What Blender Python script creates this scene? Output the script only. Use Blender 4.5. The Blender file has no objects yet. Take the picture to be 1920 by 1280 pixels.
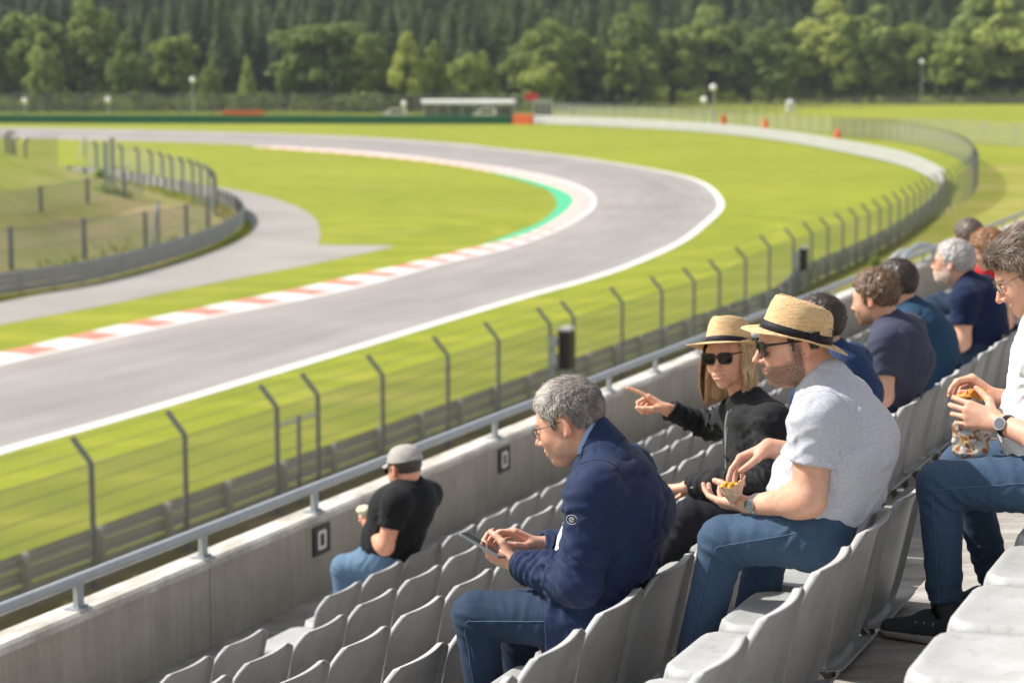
import bpy, math, random
import numpy as np
from mathutils import Vector, Matrix
random.seed(7); NR = np.random.RandomState(7)
scene = bpy.context.scene
COL = scene.collection
# ------------------------------------------------------------------ camera and frames
F = 3800.0; CX, CY = 960.0, 640.0
TH = math.radians(23.5); PH = math.atan(515.0/F)
CAMZ = 10.0
CAM = np.array([0.0, 0.0, CAMZ])
FW = np.array([0, math.cos(PH), -math.sin(PH)]); UP = np.array([0, math.sin(PH), math.cos(PH)]); RT = np.array([1.0, 0, 0])
DV = np.array([math.sin(TH), math.cos(TH), 0.0])        # along the rows
NV = np.array([-math.cos(TH), math.sin(TH), 0.0])       # towards the track
ZV = np.array([0, 0, 1.0])
def ray(px, py):
    return FW + RT*(px-CX)/F + UP*(CY-py)/F
def gpt(px, py, z=0.0):
    r = ray(px, py); k = (z-CAMZ)/r[2]; return CAM + r*k
def tpt(px, py, t):
    r = ray(px, py); k = t/np.dot(r, DV); return CAM + r*k
def row(t, D, H):
    return DV*t + NV*D + ZV*(CAMZ-H)
cam_d = bpy.data.cameras.new("camera"); cam = bpy.data.objects.new("camera", cam_d); COL.objects.link(cam)
cam.location = CAM; cam.rotation_euler = (math.pi/2-PH, 0, 0)
cam_d.sensor_width = 36; cam_d.lens = 36*F/1920; cam_d.clip_end = 5000; cam_d.clip_start = .1
cam_d.dof.use_dof = True; cam_d.dof.focus_distance = 6.6; cam_d.dof.aperture_fstop = 3.35
scene.camera = cam
# ------------------------------------------------------------------ materials
def mat(name, base=(.5,.5,.5), rough=.6, metal=0, spec=.5, noise=None, bump=None, sub=0, sheen=0):
    """noise: (scale, amount, other colour); bump: (scale, strength, distance)"""
    m = bpy.data.materials.new(name); m.use_nodes = True
    nt = m.node_tree; b = nt.nodes["Principled BSDF"]
    b.inputs["Base Color"].default_value = (*base, 1); b.inputs["Roughness"].default_value = rough
    b.inputs["Metallic"].default_value = metal; b.inputs["Specular IOR Level"].default_value = spec
    if sheen: b.inputs["Sheen Weight"].default_value = sheen
    if sub:
        b.inputs["Subsurface Weight"].default_value = sub; b.inputs["Subsurface Radius"].default_value = (.012, .004, .002); b.inputs["Subsurface Scale"].default_value = 1
    tc = nt.nodes.new("ShaderNodeTexCoord")
    if noise:
        n = nt.nodes.new("ShaderNodeTexNoise"); n.inputs["Scale"].default_value = noise[0]; n.inputs["Detail"].default_value = 6; n.inputs["Roughness"].default_value = .65
        nt.links.new(tc.outputs["Object"], n.inputs["Vector"])
        r = nt.nodes.new("ShaderNodeValToRGB"); r.color_ramp.elements[0].position = .5-noise[1]; r.color_ramp.elements[1].position = .5+noise[1]
        r.color_ramp.elements[0].color = (*noise[2], 1); r.color_ramp.elements[1].color = (*base, 1)
        nt.links.new(n.outputs["Fac"], r.inputs["Fac"]); nt.links.new(r.outputs["Color"], b.inputs["Base Color"])
    if bump:
        n = nt.nodes.new("ShaderNodeTexNoise"); n.inputs["Scale"].default_value = bump[0]; n.inputs["Detail"].default_value = 4
        nt.links.new(tc.outputs["Object"], n.inputs["Vector"])
        bp = nt.nodes.new("ShaderNodeBump"); bp.inputs["Strength"].default_value = bump[1]; bp.inputs["Distance"].default_value = bump[2]
        nt.links.new(n.outputs["Fac"], bp.inputs["Height"]); nt.links.new(bp.outputs["Normal"], b.inputs["Normal"])
    return m
def N(nt, typ, **kw):
    n = nt.nodes.new(typ)
    for k, v in kw.items():
        if hasattr(n, k): setattr(n, k, v)
        else: n.inputs[k.replace("_", " ")].default_value = v
    return n
def mix_rgb(nt, fac, a, b, blend='MIX'):
    n = nt.nodes.new("ShaderNodeMix"); n.data_type = 'RGBA'; n.blend_type = blend
    for s, v in ((n.inputs[0], fac), (n.inputs[6], a), (n.inputs[7], b)):
        if isinstance(v, (int, float)): s.default_value = v
        elif isinstance(v, tuple): s.default_value = (*v, 1)
        else: nt.links.new(v, s)
    return n.outputs[2]
def ramp(nt, src, stops):
    r = nt.nodes.new("ShaderNodeValToRGB"); e = r.color_ramp.elements
    e[0].position, e[0].color = stops[0][0], (*stops[0][1], 1); e[1].position, e[1].color = stops[1][0], (*stops[1][1], 1)
    for p, c in stops[2:]:
        k = e.new(p); k.color = (*c, 1)
    nt.links.new(src, r.inputs["Fac"]); return r.outputs["Color"]
def mapping(nt, scale=(1,1,1), rot=(0,0,0), coord="Object"):
    tc = nt.nodes.new("ShaderNodeTexCoord"); mp = nt.nodes.new("ShaderNodeMapping")
    mp.inputs["Scale"].default_value = scale; mp.inputs["Rotation"].default_value = rot
    nt.links.new(tc.outputs[coord], mp.inputs["Vector"]); return mp.outputs["Vector"]
def noise(nt, vec, scale, detail=5, rough=.6):
    n = nt.nodes.new("ShaderNodeTexNoise"); n.inputs["Scale"].default_value = scale; n.inputs["Detail"].default_value = detail; n.inputs["Roughness"].default_value = rough
    nt.links.new(vec, n.inputs["Vector"]); return n.outputs["Fac"]
M = {}
# lawn
def lawn_mat():
    m = mat("lawn", rough=.9, spec=.15); nt = m.node_tree; b = nt.nodes["Principled BSDF"]
    v = mapping(nt)
    c0 = ramp(nt, noise(nt, v, .035, 6), [(.35, (.190,.232,.020)), (.65, (.272,.296,.024))])
    c1 = ramp(nt, noise(nt, v, .4, 5), [(.35, (.176,.220,.020)), (.65, (.292,.308,.030))])
    c = mix_rgb(nt, .45, c0, c1)
    # mower rings around the bend and the dry strip along the fence
    ct = gpt(900, 380); 
    vm = nt.nodes.new("ShaderNodeVectorMath"); vm.operation = 'DISTANCE'; nt.links.new(v, vm.inputs[0]); vm.inputs[1].default_value = (ct[0]-6, ct[1]-25, 0)
    nz = noise(nt, v, .03, 3)
    ad = N(nt, "ShaderNodeMath", operation='MULTIPLY_ADD'); nt.links.new(nz, ad.inputs[0]); ad.inputs[1].default_value = 14; nt.links.new(vm.outputs["Value"], ad.inputs[2])
    fr = N(nt, "ShaderNodeMath", operation='PINGPONG'); nt.links.new(ad.outputs[0], fr.inputs[0]); fr.inputs[1].default_value = 2.6
    dv = N(nt, "ShaderNodeMath", operation='DIVIDE'); nt.links.new(fr.outputs[0], dv.inputs[0]); dv.inputs[1].default_value = 2.6
    st = ramp(nt, dv.outputs[0], [(.0, (1.22,1.14,1.4)), (.25, (1.03,1.01,1)), (.7, (.93,.95,.94))])
    c = mix_rgb(nt, 1., c, st, 'MULTIPLY')
    dry = ramp(nt, noise(nt, v, .11, 7, .7), [(.54, (0,0,0)), (.74, (.42,.42,.42))])
    c = mix_rgb(nt, dry, c, (.36,.30,.10))
    fine = ramp(nt, noise(nt, v, 6, 4, .7), [(.3, (.82,.85,.8)), (.7, (1.15,1.12,1.1))])
    c = mix_rgb(nt, 1.0, c, fine, 'MULTIPLY')
    nt.links.new(c, b.inputs["Base Color"]); return m
M['lawn'] = lawn_mat()
def rough_ground(name, a, b_, s=.35):
    m = mat(name, rough=.95, spec=.1); nt = m.node_tree; b = nt.nodes["Principled BSDF"]; v = mapping(nt)
    c = ramp(nt, noise(nt, v, s, 8, .7), [(.38, a), (.6, b_)])
    c = mix_rgb(nt, .35, c, ramp(nt, noise(nt, v, 5, 5, .7), [(.3, (.10,.09,.03)), (.7, (.42,.34,.20))]))
    nt.links.new(c, b.inputs["Base Color"])
    bp = nt.nodes.new("ShaderNodeBump"); bp.inputs["Strength"].default_value = .6; bp.inputs["Distance"].default_value = .15
    nt.links.new(noise(nt, v, 2.5, 8, .75), bp.inputs["Height"]); nt.links.new(bp.outputs["Normal"], b.inputs["Normal"])
    return m
M['dirt'] = rough_ground("dry_soil", (.16,.17,.045), (.40,.31,.19), .35)
def fade_verge(m):
    nt = m.node_tree; b = nt.nodes["Principled BSDF"]; src = b.inputs["Base Color"].links[0].from_socket; v = mapping(nt); sx = nt.nodes.new("ShaderNodeSeparateXYZ"); nt.links.new(v, sx.inputs[0])
    mr = nt.nodes.new("ShaderNodeMapRange"); mr.inputs[1].default_value = 60; mr.inputs[2].default_value = 105; nt.links.new(sx.outputs[1], mr.inputs[0])
    g = ramp(nt, noise(nt, v, .12, 7, .7), [(.40, (.225,.245,.035)), (.66, (.37,.32,.11))]); nt.links.new(mix_rgb(nt, mr.outputs[0], src, g), b.inputs["Base Color"])
fade_verge(M['dirt'])
M['rough'] = rough_ground("rough_grass", (.19,.21,.035), (.38,.33,.11), .09)
def bank_green(m):
    nt = m.node_tree; b = nt.nodes["Principled BSDF"]; src = b.inputs["Base Color"].links[0].from_socket; v = mapping(nt); sx = nt.nodes.new("ShaderNodeSeparateXYZ"); nt.links.new(v, sx.inputs[0])
    nz = N(nt, "ShaderNodeMath", operation='MULTIPLY_ADD'); nt.links.new(noise(nt, v, .15, 6, .7), nz.inputs[0]); nz.inputs[1].default_value = 5.0; nt.links.new(sx.outputs[2], nz.inputs[2])
    mr = nt.nodes.new("ShaderNodeMapRange"); mr.inputs[1].default_value = 3.6; mr.inputs[2].default_value = 6.4; nt.links.new(nz.outputs[0], mr.inputs[0])
    nt.links.new(mix_rgb(nt, mr.outputs[0], src, ramp(nt, noise(nt, v, .5, 7, .7), [(.4, (.17,.22,.03)), (.65, (.30,.31,.06))])), b.inputs["Base Color"])
M['bank'] = rough_ground("bank_soil", (.20,.255,.045), (.43,.335,.18), .16)
bank_green(M['bank'])
def asphalt(name, c0, c1, streak=True):
    m = mat(name, rough=.85, spec=.3); nt = m.node_tree; b = nt.nodes["Principled BSDF"]
    v = mapping(nt); c = ramp(nt, noise(nt, v, .12, 6), [(.35, c0), (.65, c1)])
    if streak:
        at = nt.nodes.new("ShaderNodeAttribute"); at.attribute_name = "across"
        vm = nt.nodes.new("ShaderNodeCombineXYZ"); nt.links.new(at.outputs["Fac"], vm.inputs[0])
        at2 = nt.nodes.new("ShaderNodeAttribute"); at2.attribute_name = "along"
        ml = N(nt, "ShaderNodeMath", operation='MULTIPLY'); nt.links.new(at2.outputs["Fac"], ml.inputs[0]); ml.inputs[1].default_value = .012; nt.links.new(ml.outputs[0], vm.inputs[1])
        s = ramp(nt, noise(nt, vm.outputs[0], 9, 3), [(.3, (.86,.855,.85)), (.7, (1.07,1.07,1.07))])
        c = mix_rgb(nt, 1., c, s, 'MULTIPLY')
        s2 = ramp(nt, at.outputs["Fac"], [(0, (1.04,1.04,1.04)), (.35, (.87,.87,.87)), (.65, (.92,.92,.92)), (1, (1.05,1.03,1.0))])
        c = mix_rgb(nt, 1., c, s2, 'MULTIPLY')
    f = ramp(nt, noise(nt, v, 30, 3), [(.3, (.85,.85,.85)), (.7, (1.12,1.12,1.12))])
    c = mix_rgb(nt, 1., c, f, 'MULTIPLY'); nt.links.new(c, b.inputs["Base Color"])
    return m
M['track'] = asphalt("track_asphalt", (.290,.272,.262), (.335,.316,.304))
M['road'] = asphalt("service_asphalt", (.27,.255,.235), (.34,.32,.30), False)
M['white'] = mat("white_paint", (.80,.79,.76), .6, noise=(1.2, .3, (.66,.64,.60)))
M['kerb_red'] = mat("red_kerb_paint", (.70,.18,.125), .6, noise=(1.5, .25, (.62,.25,.19)))
M['kerb_white'] = mat("white_kerb_paint", (.78,.76,.74), .6, noise=(1.5, .25, (.66,.60,.58)))
M['kerb_green'] = mat("green_paint", (.05,.50,.24), .6, noise=(1.5, .3, (.06,.42,.22)))
def concrete(name, a, b_, vert=True, joint=0):
    m = mat(name, rough=.9, spec=.2); nt = m.node_tree; b = nt.nodes["Principled BSDF"]
    v = mapping(nt); c = ramp(nt, noise(nt, v, 2.2, 7, .65), [(.35, a), (.65, b_)])
    if vert:
        v2 = mapping(nt, (9, 9, .55)); c = mix_rgb(nt, .8, c, ramp(nt, noise(nt, v2, 1.6, 6, .7), [(.34, (.84,.83,.81)), (.6, (1.04,1.04,1.03))]), 'MULTIPLY')
        sp = ramp(nt, noise(nt, mapping(nt, (1.2,1.2,2.4)), 3.5, 2), [(.20, (.45,.42,.40)), (.27, (1,1,1))])
        c = mix_rgb(nt, 1., c, sp, 'MULTIPLY')
    else:
        sp = ramp(nt, noise(nt, mapping(nt, (1,4,1), (0,0,-TH)), 2.2, 7, .7), [(.33, (.55,.53,.5)), (.6, (1.05,1.05,1.05))])
        c = mix_rgb(nt, .9, c, sp, 'MULTIPLY')
    f = ramp(nt, noise(nt, v, 60, 3), [(.3, (.88,.88,.88)), (.7, (1.1,1.1,1.1))]); c = mix_rgb(nt, 1., c, f, 'MULTIPLY')
    nt.links.new(c, b.inputs["Base Color"])
    bp = nt.nodes.new("ShaderNodeBump"); bp.inputs["Strength"].default_value = .35; bp.inputs["Distance"].default_value = .01
    nt.links.new(noise(nt, v, 25, 6, .7), bp.inputs["Height"]); nt.links.new(bp.outputs["Normal"], b.inputs["Normal"])
    return m
M['wall'] = concrete("wall_concrete", (.37,.34,.295), (.46,.425,.375))
M['coping'] = concrete("coping_concrete", (.56,.53,.49), (.70,.67,.62), False)
M['step'] = concrete("step_concrete", (.33,.31,.285), (.46,.435,.40), False)
M['galv'] = mat("galvanised_steel", (.42,.45,.47), .42, .35, noise=(14, .25, (.31,.34,.36)))
M['galv_dark'] = mat("weathered_post_steel", (.20,.215,.225), .5, .2, noise=(9, .25, (.15,.16,.17)))
M['rail'] = mat("weathered_barrier_steel", (.42,.42,.41), .6, .1, noise=(1.6, .3, (.30,.30,.29)))
M['rail_pale'] = mat("pale_barrier_steel", (.50,.51,.50), .5, .15, noise=(.8, .3, (.36,.37,.37)))
M['wire'] = mat("fence_wire", (.24,.25,.25), .5, .2)
def mesh_mat(name, cov, col, cell=.05):
    m = mat(name, col, .5, .3); nt = m.node_tree; b = nt.nodes["Principled BSDF"]; out = nt.nodes["Material Output"]
    uv = nt.nodes.new("ShaderNodeUVMap"); sp = nt.nodes.new("ShaderNodeSeparateXYZ"); nt.links.new(uv.outputs[0], sp.inputs[0])
    fs = []
    for k in (0, 1):
        d = N(nt, "ShaderNodeMath", operation='DIVIDE'); nt.links.new(sp.outputs[k], d.inputs[0]); d.inputs[1].default_value = cell
        fr = N(nt, "ShaderNodeMath", operation='FRACT'); nt.links.new(d.outputs[0], fr.inputs[0])
        lt = N(nt, "ShaderNodeMath", operation='LESS_THAN'); nt.links.new(fr.outputs[0], lt.inputs[0]); lt.inputs[1].default_value = cov
        fs.append(lt.outputs[0])
    mx = N(nt, "ShaderNodeMath", operation='MAXIMUM'); nt.links.new(fs[0], mx.inputs[0]); nt.links.new(fs[1], mx.inputs[1])
    nt.links.new(mx.outputs[0], b.inputs["Alpha"])
    return m
M['mesh'] = mesh_mat("wire_mesh", .19, (.30,.31,.29))
M['mesh_far'] = mesh_mat("dense_wire_mesh", .24, (.10,.105,.105))
def seat_mat():
    m = mat("seat_plastic", (.56,.57,.57), .5, spec=.25); nt = m.node_tree; b = nt.nodes["Principled BSDF"]
    tc = nt.nodes.new("ShaderNodeTexCoord"); oi = nt.nodes.new("ShaderNodeObjectInfo")
    ad = nt.nodes.new("ShaderNodeVectorMath"); ad.operation = 'ADD'; nt.links.new(tc.outputs["Object"], ad.inputs[0]); nt.links.new(oi.outputs["Location"], ad.inputs[1])
    c = ramp(nt, noise(nt, ad.outputs[0], 3.5, 6, .65), [(.32, (.345,.345,.335)), (.62, (.430,.436,.438))])
    st = ramp(nt, noise(nt, ad.outputs[0], 26, 5, .8), [(.30, (.60,.56,.50)), (.46, (1,1,1))]); c = mix_rgb(nt, .6, c, st, 'MULTIPLY')
    nt.links.new(c, b.inputs["Base Color"])
    nt.links.new(ramp(nt, noise(nt, ad.outputs[0], 8, 4), [(.3, (.42,.42,.42)), (.7, (.62,.62,.62))]), b.inputs["Roughness"])
    bp = nt.nodes.new("ShaderNodeBump"); bp.inputs["Strength"].default_value = .12; bp.inputs["Distance"].default_value = .002
    nt.links.new(noise(nt, ad.outputs[0], 240, 2), bp.inputs["Height"]); nt.links.new(bp.outputs["Normal"], b.inputs["Normal"])
    return m
M['seat'] = seat_mat()
M['bracket'] = mat("bracket_steel", (.12,.12,.125), .5, .5)
M['black'] = mat("black_plastic", (.02,.02,.022), .45)
M['ctrl'] = mat("grey_plastic", (.45,.46,.46), .5)
M['orange'] = mat("orange_padding", (.85,.16,.035), .6, noise=(2, .3, (.75,.13,.03)))
M['green_wall'] = mat("green_padding", (.012,.15,.07), .6, noise=(.3, .3, (.01,.11,.055)))
M['globe'] = mat("milk_glass", (.85,.85,.82), .25)
M['red'] = mat("red_paint", (.65,.03,.03), .5)
# ------------------------------------------------------------------ mesh helpers
def tag(o, label=None, cat=None, group=None, kind=None):
    for k, v in (("label", label), ("category", cat), ("group", group), ("kind", kind)):
        if v: o[k] = v
    return o
def empty(name, loc, rz=0.0):
    o = bpy.data.objects.new(name, None); COL.objects.link(o); o.empty_display_size = .1
    o.location = tuple(loc); o.rotation_euler = (0, 0, rz); o["_m"] = 1; del o["_m"]
    return o
class MB:
    def __init__(s): s.v = []; s.f = []; s.mi = []; s.uv = None
    def add(s, V, Fc, mi=0):
        n = len(s.v); s.v.extend([tuple(map(float, p)) for p in V]); s.f.extend([tuple(i+n for i in q) for q in Fc]); s.mi.extend([mi]*len(Fc)); return s
    def box(s, c, size, R=None, mi=0, bev=0):
        c = np.array(c, float); h = np.array(size, float)/2
        P = np.array([[x, y, z] for x in (-1, 1) for y in (-1, 1) for z in (-1, 1)], float)*h
        if R is not None: P = P @ np.array(R).T
        P = P + c
        return s.add(P, [(0,1,3,2),(4,6,7,5),(0,4,5,1),(2,3,7,6),(0,2,6,4),(1,5,7,3)], mi)
    def bar(s, a, b, w, h, up=(0,0,1), mi=0):
        a = np.array(a, float); b = np.array(b, float); d = (b-a); L = np.linalg.norm(d); d = d/L
        sd = np.cross(d, up); sd = sd/max(np.linalg.norm(sd), 1e-9); u = np.cross(sd, d)
        return s.box((a+b)/2, (w, L, h), np.array([sd, d, u]).T, mi)
    def tube(s, pts, r, n=8, cap=True, mi=0, closed=False):
        pts = [np.array(p, float) for p in pts]; m = len(pts); rr = r if hasattr(r, '__len__') else [r]*m
        base = len(s.v); prev = None; V = []
        for i, p in enumerate(pts):
            if closed: d = pts[(i+1) % m]-pts[i-1]
            else: d = pts[min(i+1, m-1)]-pts[max(i-1, 0)]
            d = d/max(np.linalg.norm(d), 1e-9)
            if prev is None:
                a = np.array([0, 0, 1.0]) if abs(d[2]) < .9 else np.array([1.0, 0, 0]); u = np.cross(d, a)
            else: u = prev - d*np.dot(prev, d)
            u = u/max(np.linalg.norm(u), 1e-9); w = np.cross(d, u); prev = u
            for k in range(n):
                an = 2*math.pi*k/n; V.append(p+(u*math.cos(an)+w*math.sin(an))*rr[i])
        Fc = []
        for i in range(m-1 if not closed else m):
            j = (i+1) % m
            for k in range(n): Fc.append((i*n+k, i*n+(k+1) % n, j*n+(k+1) % n, j*n+k))
        if cap and not closed: Fc.append(tuple(range(n-1, -1, -1))); Fc.append(tuple((m-1)*n+k for k in range(n)))
        return s.add(V, Fc, mi)
    def lathe(s, prof, c=(0,0,0), n=16, mi=0, sx=1, sy=1):
        V = []; Fc = []
        for r, z in prof:
            for k in range(n):
                a = 2*math.pi*k/n; V.append((c[0]+r*math.cos(a)*sx, c[1]+r*math.sin(a)*sy, c[2]+z))
        for i in range(len(prof)-1):
            for k in range(n): Fc.append((i*n+k, i*n+(k+1) % n, (i+1)*n+(k+1) % n, (i+1)*n+k))
        Fc.append(tuple(range(n-1, -1, -1))); Fc.append(tuple((len(prof)-1)*n+k for k in range(n)))
        return s.add(V, Fc, mi)
    def build(s, name, mats, parent=None, smooth=False, loc=None):
        me = bpy.data.meshes.new(name); 
        me.from_pydata(s.v, [], s.f); me.update()
        for m in (mats if isinstance(mats, (list, tuple)) else [mats]): me.materials.append(m)
        if any(s.mi): me.polygons.foreach_set("material_index", s.mi)
        if smooth: me.polygons.foreach_set("use_smooth", [True]*len(s.f))
        o = bpy.data.objects.new(name, me); COL.objects.link(o)
        if parent is not None: o.parent = parent
        if loc is not None: o.location = tuple(loc)
        return o
def np_mesh(name, V, Fq, m, parent=None, smooth=True, loc=None, color=None):
    """V (n,3), Fq (k,4) or (k,3) arrays"""
    me = bpy.data.meshes.new(name); n = Fq.shape[1]
    me.vertices.add(len(V)); me.vertices.foreach_set("co", np.ascontiguousarray(V, dtype=np.float32).ravel())
    me.loops.add(Fq.size); me.loops.foreach_set("vertex_index", np.ascontiguousarray(Fq, dtype=np.int32).ravel())
    me.polygons.add(len(Fq)); me.polygons.foreach_set("loop_start", np.arange(0, Fq.size, n, dtype=np.int32))
    me.polygons.foreach_set("use_smooth", np.full(len(Fq), smooth))
    if color is not None:
        a = me.color_attributes.new("tint", 'FLOAT_COLOR', 'POINT'); c4 = np.ones((len(V), 4), np.float32); c4[:, :3] = color; a.data.foreach_set("color", c4.ravel())
    me.update(calc_edges=True); me.materials.append(m)
    o = bpy.data.objects.new(name, me); COL.objects.link(o)
    if parent is not None: o.parent = parent
    if loc is not None: o.location = tuple(loc)
    return o
def copy_tree(o, parent=None):
    c = o.copy(); COL.objects.link(c)
    if parent is not None: c.parent = parent
    for ch in list(o.children): copy_tree(ch, c)
    return c
def resample(P, n):
    P = np.array(P, float); d = np.r_[0, np.cumsum(np.linalg.norm(np.diff(P, axis=0), axis=1))]
    u = np.linspace(0, d[-1], n); return np.stack([np.interp(u, d, P[:, k]) for k in range(P.shape[1])], 1)
def smooth_curve(P, n=200):
    """centripetal Catmull-Rom through points, resampled evenly"""
    P = np.array(P, float); P = np.vstack([2*P[0]-P[1], P, 2*P[-1]-P[-2]]); out = []
    for i in range(1, len(P)-2):
        p0, p1, p2, p3 = P[i-1:i+3]; t0 = 0; t1 = t0+np.linalg.norm(p1-p0)**.5; t2 = t1+np.linalg.norm(p2-p1)**.5; t3 = t2+np.linalg.norm(p3-p2)**.5
        for t in np.linspace(t1, t2, 14)[:-1]:
            A1 = (t1-t)/(t1-t0)*p0+(t-t0)/(t1-t0)*p1; A2 = (t2-t)/(t2-t1)*p1+(t-t1)/(t2-t1)*p2; A3 = (t3-t)/(t3-t2)*p2+(t-t2)/(t3-t2)*p3
            B1 = (t2-t)/(t2-t0)*A1+(t-t0)/(t2-t0)*A2; B2 = (t3-t)/(t3-t1)*A2+(t-t1)/(t3-t1)*A3
            out.append((t2-t)/(t2-t1)*B1+(t-t1)/(t2-t1)*B2)
    out.append(P[-2]); return resample(out, n)
def gcurve(px, n=200, z=0.0): return smooth_curve([gpt(x, y, z) for x, y in px], n)
# ------------------------------------------------------------------ ground, track, kerbs
def sheet(name, V, Fc, mats, mi=None, kind='structure', attrs=None, smooth=False):
    b = MB(); b.add(V, Fc); 
    if mi: b.mi = mi
    o = b.build(name, mats, smooth=smooth); tag(o, kind=kind)
    if attrs:
        for k, a in attrs.items():
            at = o.data.attributes.new(k, 'FLOAT', 'POINT'); at.data.foreach_set("value", a)
    return o
def strip(name, A, B, z, m, cols=6):
    n = len(A); V = []; ac = []; al = []
    L = np.r_[0, np.cumsum(np.linalg.norm(np.diff(A, axis=0), axis=1))]
    for i in range(n):
        for k in range(cols+1):
            f = k/cols; p = A[i]*(1-f)+B[i]*f; V.append((p[0], p[1], z)); ac.append(f); al.append(L[i])
    Fc = [(i*(cols+1)+k, i*(cols+1)+k+1, (i+1)*(cols+1)+k+1, (i+1)*(cols+1)+k) for i in range(n-1) for k in range(cols)]
    return sheet(name, V, Fc, m, attrs={"across": ac, "along": al})
# ground sheet with hill behind the forest
def hill_h(x, y):
    r = y + .12*abs(x)
    h = max(0.0, r-640); return min(h*.42, 170)*(1 + .08*math.sin(x*.006+1) + .05*math.sin(x*.017+y*.01))
xs = np.r_[np.linspace(-1500, -300, 14), np.linspace(-260, 260, 27), np.linspace(300, 1500, 14)]
ys = np.r_[np.linspace(-300, 600, 31), np.linspace(640, 1500, 30)]
V = [(x, y, hill_h(x, y)) for y in ys for x in xs]; nx = len(xs)
Fc = [(j*nx+i, j*nx+i+1, (j+1)*nx+i+1, (j+1)*nx+i) for j in range(len(ys)-1) for i in range(nx-1)]
sheet("ground", V, Fc, M['lawn'], smooth=True)
outer_px = [(-500,1020),(-150,900),(0,848),(175,799),(350,748),(700,643),(860,594),(992,555),(1117,520),(1200,490),(1275,455),(1322,420),(1352,388),(1341,361),(1315,342),(1277,329),(1207,315),(1140,304),(1040,290),(940,279),(807,267),(640,256),(367,247),(184,243),(0,240),(-300,238)]
inner_px = [(-500,800),(-150,721),(0,686),(225,633),(394,596),(560,564),(690,535),(840,493),(940,470),(1023,443),(1090,410),(1118,383),(1107,360),(1057,338),(973,320),(840,302),(740,290),(640,282),(477,273),(330,267),(184,263),(0,259),(-300,256)]
kin_px = [(-500,768),(-150,695),(0,664),(225,612),(394,576),(560,543),(690,513),(783,492),(860,473),(973,445),(1040,413),(1073,383),(1070,367),(1040,352),(973,333),(907,320),(807,304),(720,295),(640,288),(560,282),(470,276)]
OUT = gcurve(outer_px, 420); INN = gcurve(inner_px, 420)
# match the inner edge to the outer by nearest-station so that quads stay square
def match(A, B):
    idx = []; j = 0
    for i in range(len(A)):
        f = i/(len(A)-1); lo = max(j, int(f*len(B))-60); hi = min(len(B), int(f*len(B))+60); lo = min(lo, hi-1)
        k = lo+int(np.argmin(np.linalg.norm(B[lo:hi]-A[i], axis=1))); j = k; idx.append(k)
    return B[idx]
INm = match(OUT, INN)
ker = np.ones(9)/9
def smooth_idx(P):
    Q = P.copy()
    for k in range(3):
        pad = np.r_[np.repeat(P[:1, k], 4), P[:, k], np.repeat(P[-1:, k], 4)]; Q[:, k] = np.convolve(pad, ker, 'valid')
    return Q
strip("track", OUT, INN if False else smooth_idx(INm), .012, M['track'], 8)
def offset(P, w):
    T = np.gradient(P, axis=0); T /= np.linalg.norm(T, axis=1)[:, None]; Nn = np.stack([-T[:, 1], T[:, 0], 0*T[:, 0]], 1); return P+Nn*w
strip("track_edge_line", offset(OUT, .28), offset(OUT, -.22), .020, M['white'], 1)
# pale runoff ribbon outside the far half of the bend
far = OUT[255:400]; strip("kerb_apron", offset(far, -1.2), offset(far, -.2), .016, M['road'], 1)
KIN = gcurve(kin_px, 300); 
# kerb : blocks alternate, with a white line on the road side
def nearest_on(A, P):
    return np.array([A[np.argmin(np.linalg.norm(A-p, axis=1))] for p in P])
INNf = gcurve(inner_px, 2400)
KO = nearest_on(INNf, KIN)
KO = smooth_idx(KO)
def kerb():
    L = np.r_[0, np.cumsum(np.linalg.norm(np.diff((KIN+KO)/2, axis=0), axis=1))]
    tot = L[-1]; b = MB(); s = 0; red = True; seg = []
    apex = L[np.argmin(np.abs((KIN+KO)[:, 0]/2-6)+np.abs(KIN[:, 1]-146)*.2)]
    while s < tot:
        d = abs(s-apex); ln = .95 if d < 22 else (1.6 if d < 45 else 1.9)
        if not red: ln *= 1.15
        seg.append((s, min(s+ln, tot), red)); s += ln; red = not red
    def at(P, u): return np.array([np.interp(u, L, P[:, k]) for k in range(3)])
    for a, c, rd in seg:
        for u0, u1 in ((a, (a+c)/2), ((a+c)/2, c)):
            A0, A1, B0, B1 = at(KIN, u0), at(KIN, u1), at(KO, u0), at(KO, u1)
            m0, m1 = A0*.18+B0*.82, A1*.18+B1*.82
            def P(p, z): return (p[0], p[1], z)
            mid0, mid1 = A0*.45+B0*.55, A1*.45+B1*.55
            b.add([P(A0,.0), P(A1,.0), P(A0,.075), P(A1,.075)], [(0,1,3,2)], 1 if not rd else 0)
            b.add([P(A0,.075), P(A1,.075), P(mid0,.06), P(mid1,.06), P(m0,.028), P(m1,.028)], [(0,1,3,2),(2,3,5,4)], 0 if rd else 1)
            b.add([P(m0,.028), P(m1,.028), P(B0,.024), P(B1,.024)], [(0,1,3,2)], 1)
    o = b.build("kerb", [M['kerb_red'], M['kerb_white']]); tag(o, kind='structure')
kerb()
gi_px = [(860,474),(900,462),(940,447),(1007,420),(1037,397),(1044,379),(1023,355),(973,338),(913,322)]
GI = gcurve(gi_px, 120); KINf = gcurve(kin_px, 2400); GO = smooth_idx(nearest_on(KINf, GI)); GO[0] = GI[0]
strip("painted_runoff", GI, GO, .03, M['kerb_green'], 1)
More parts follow.
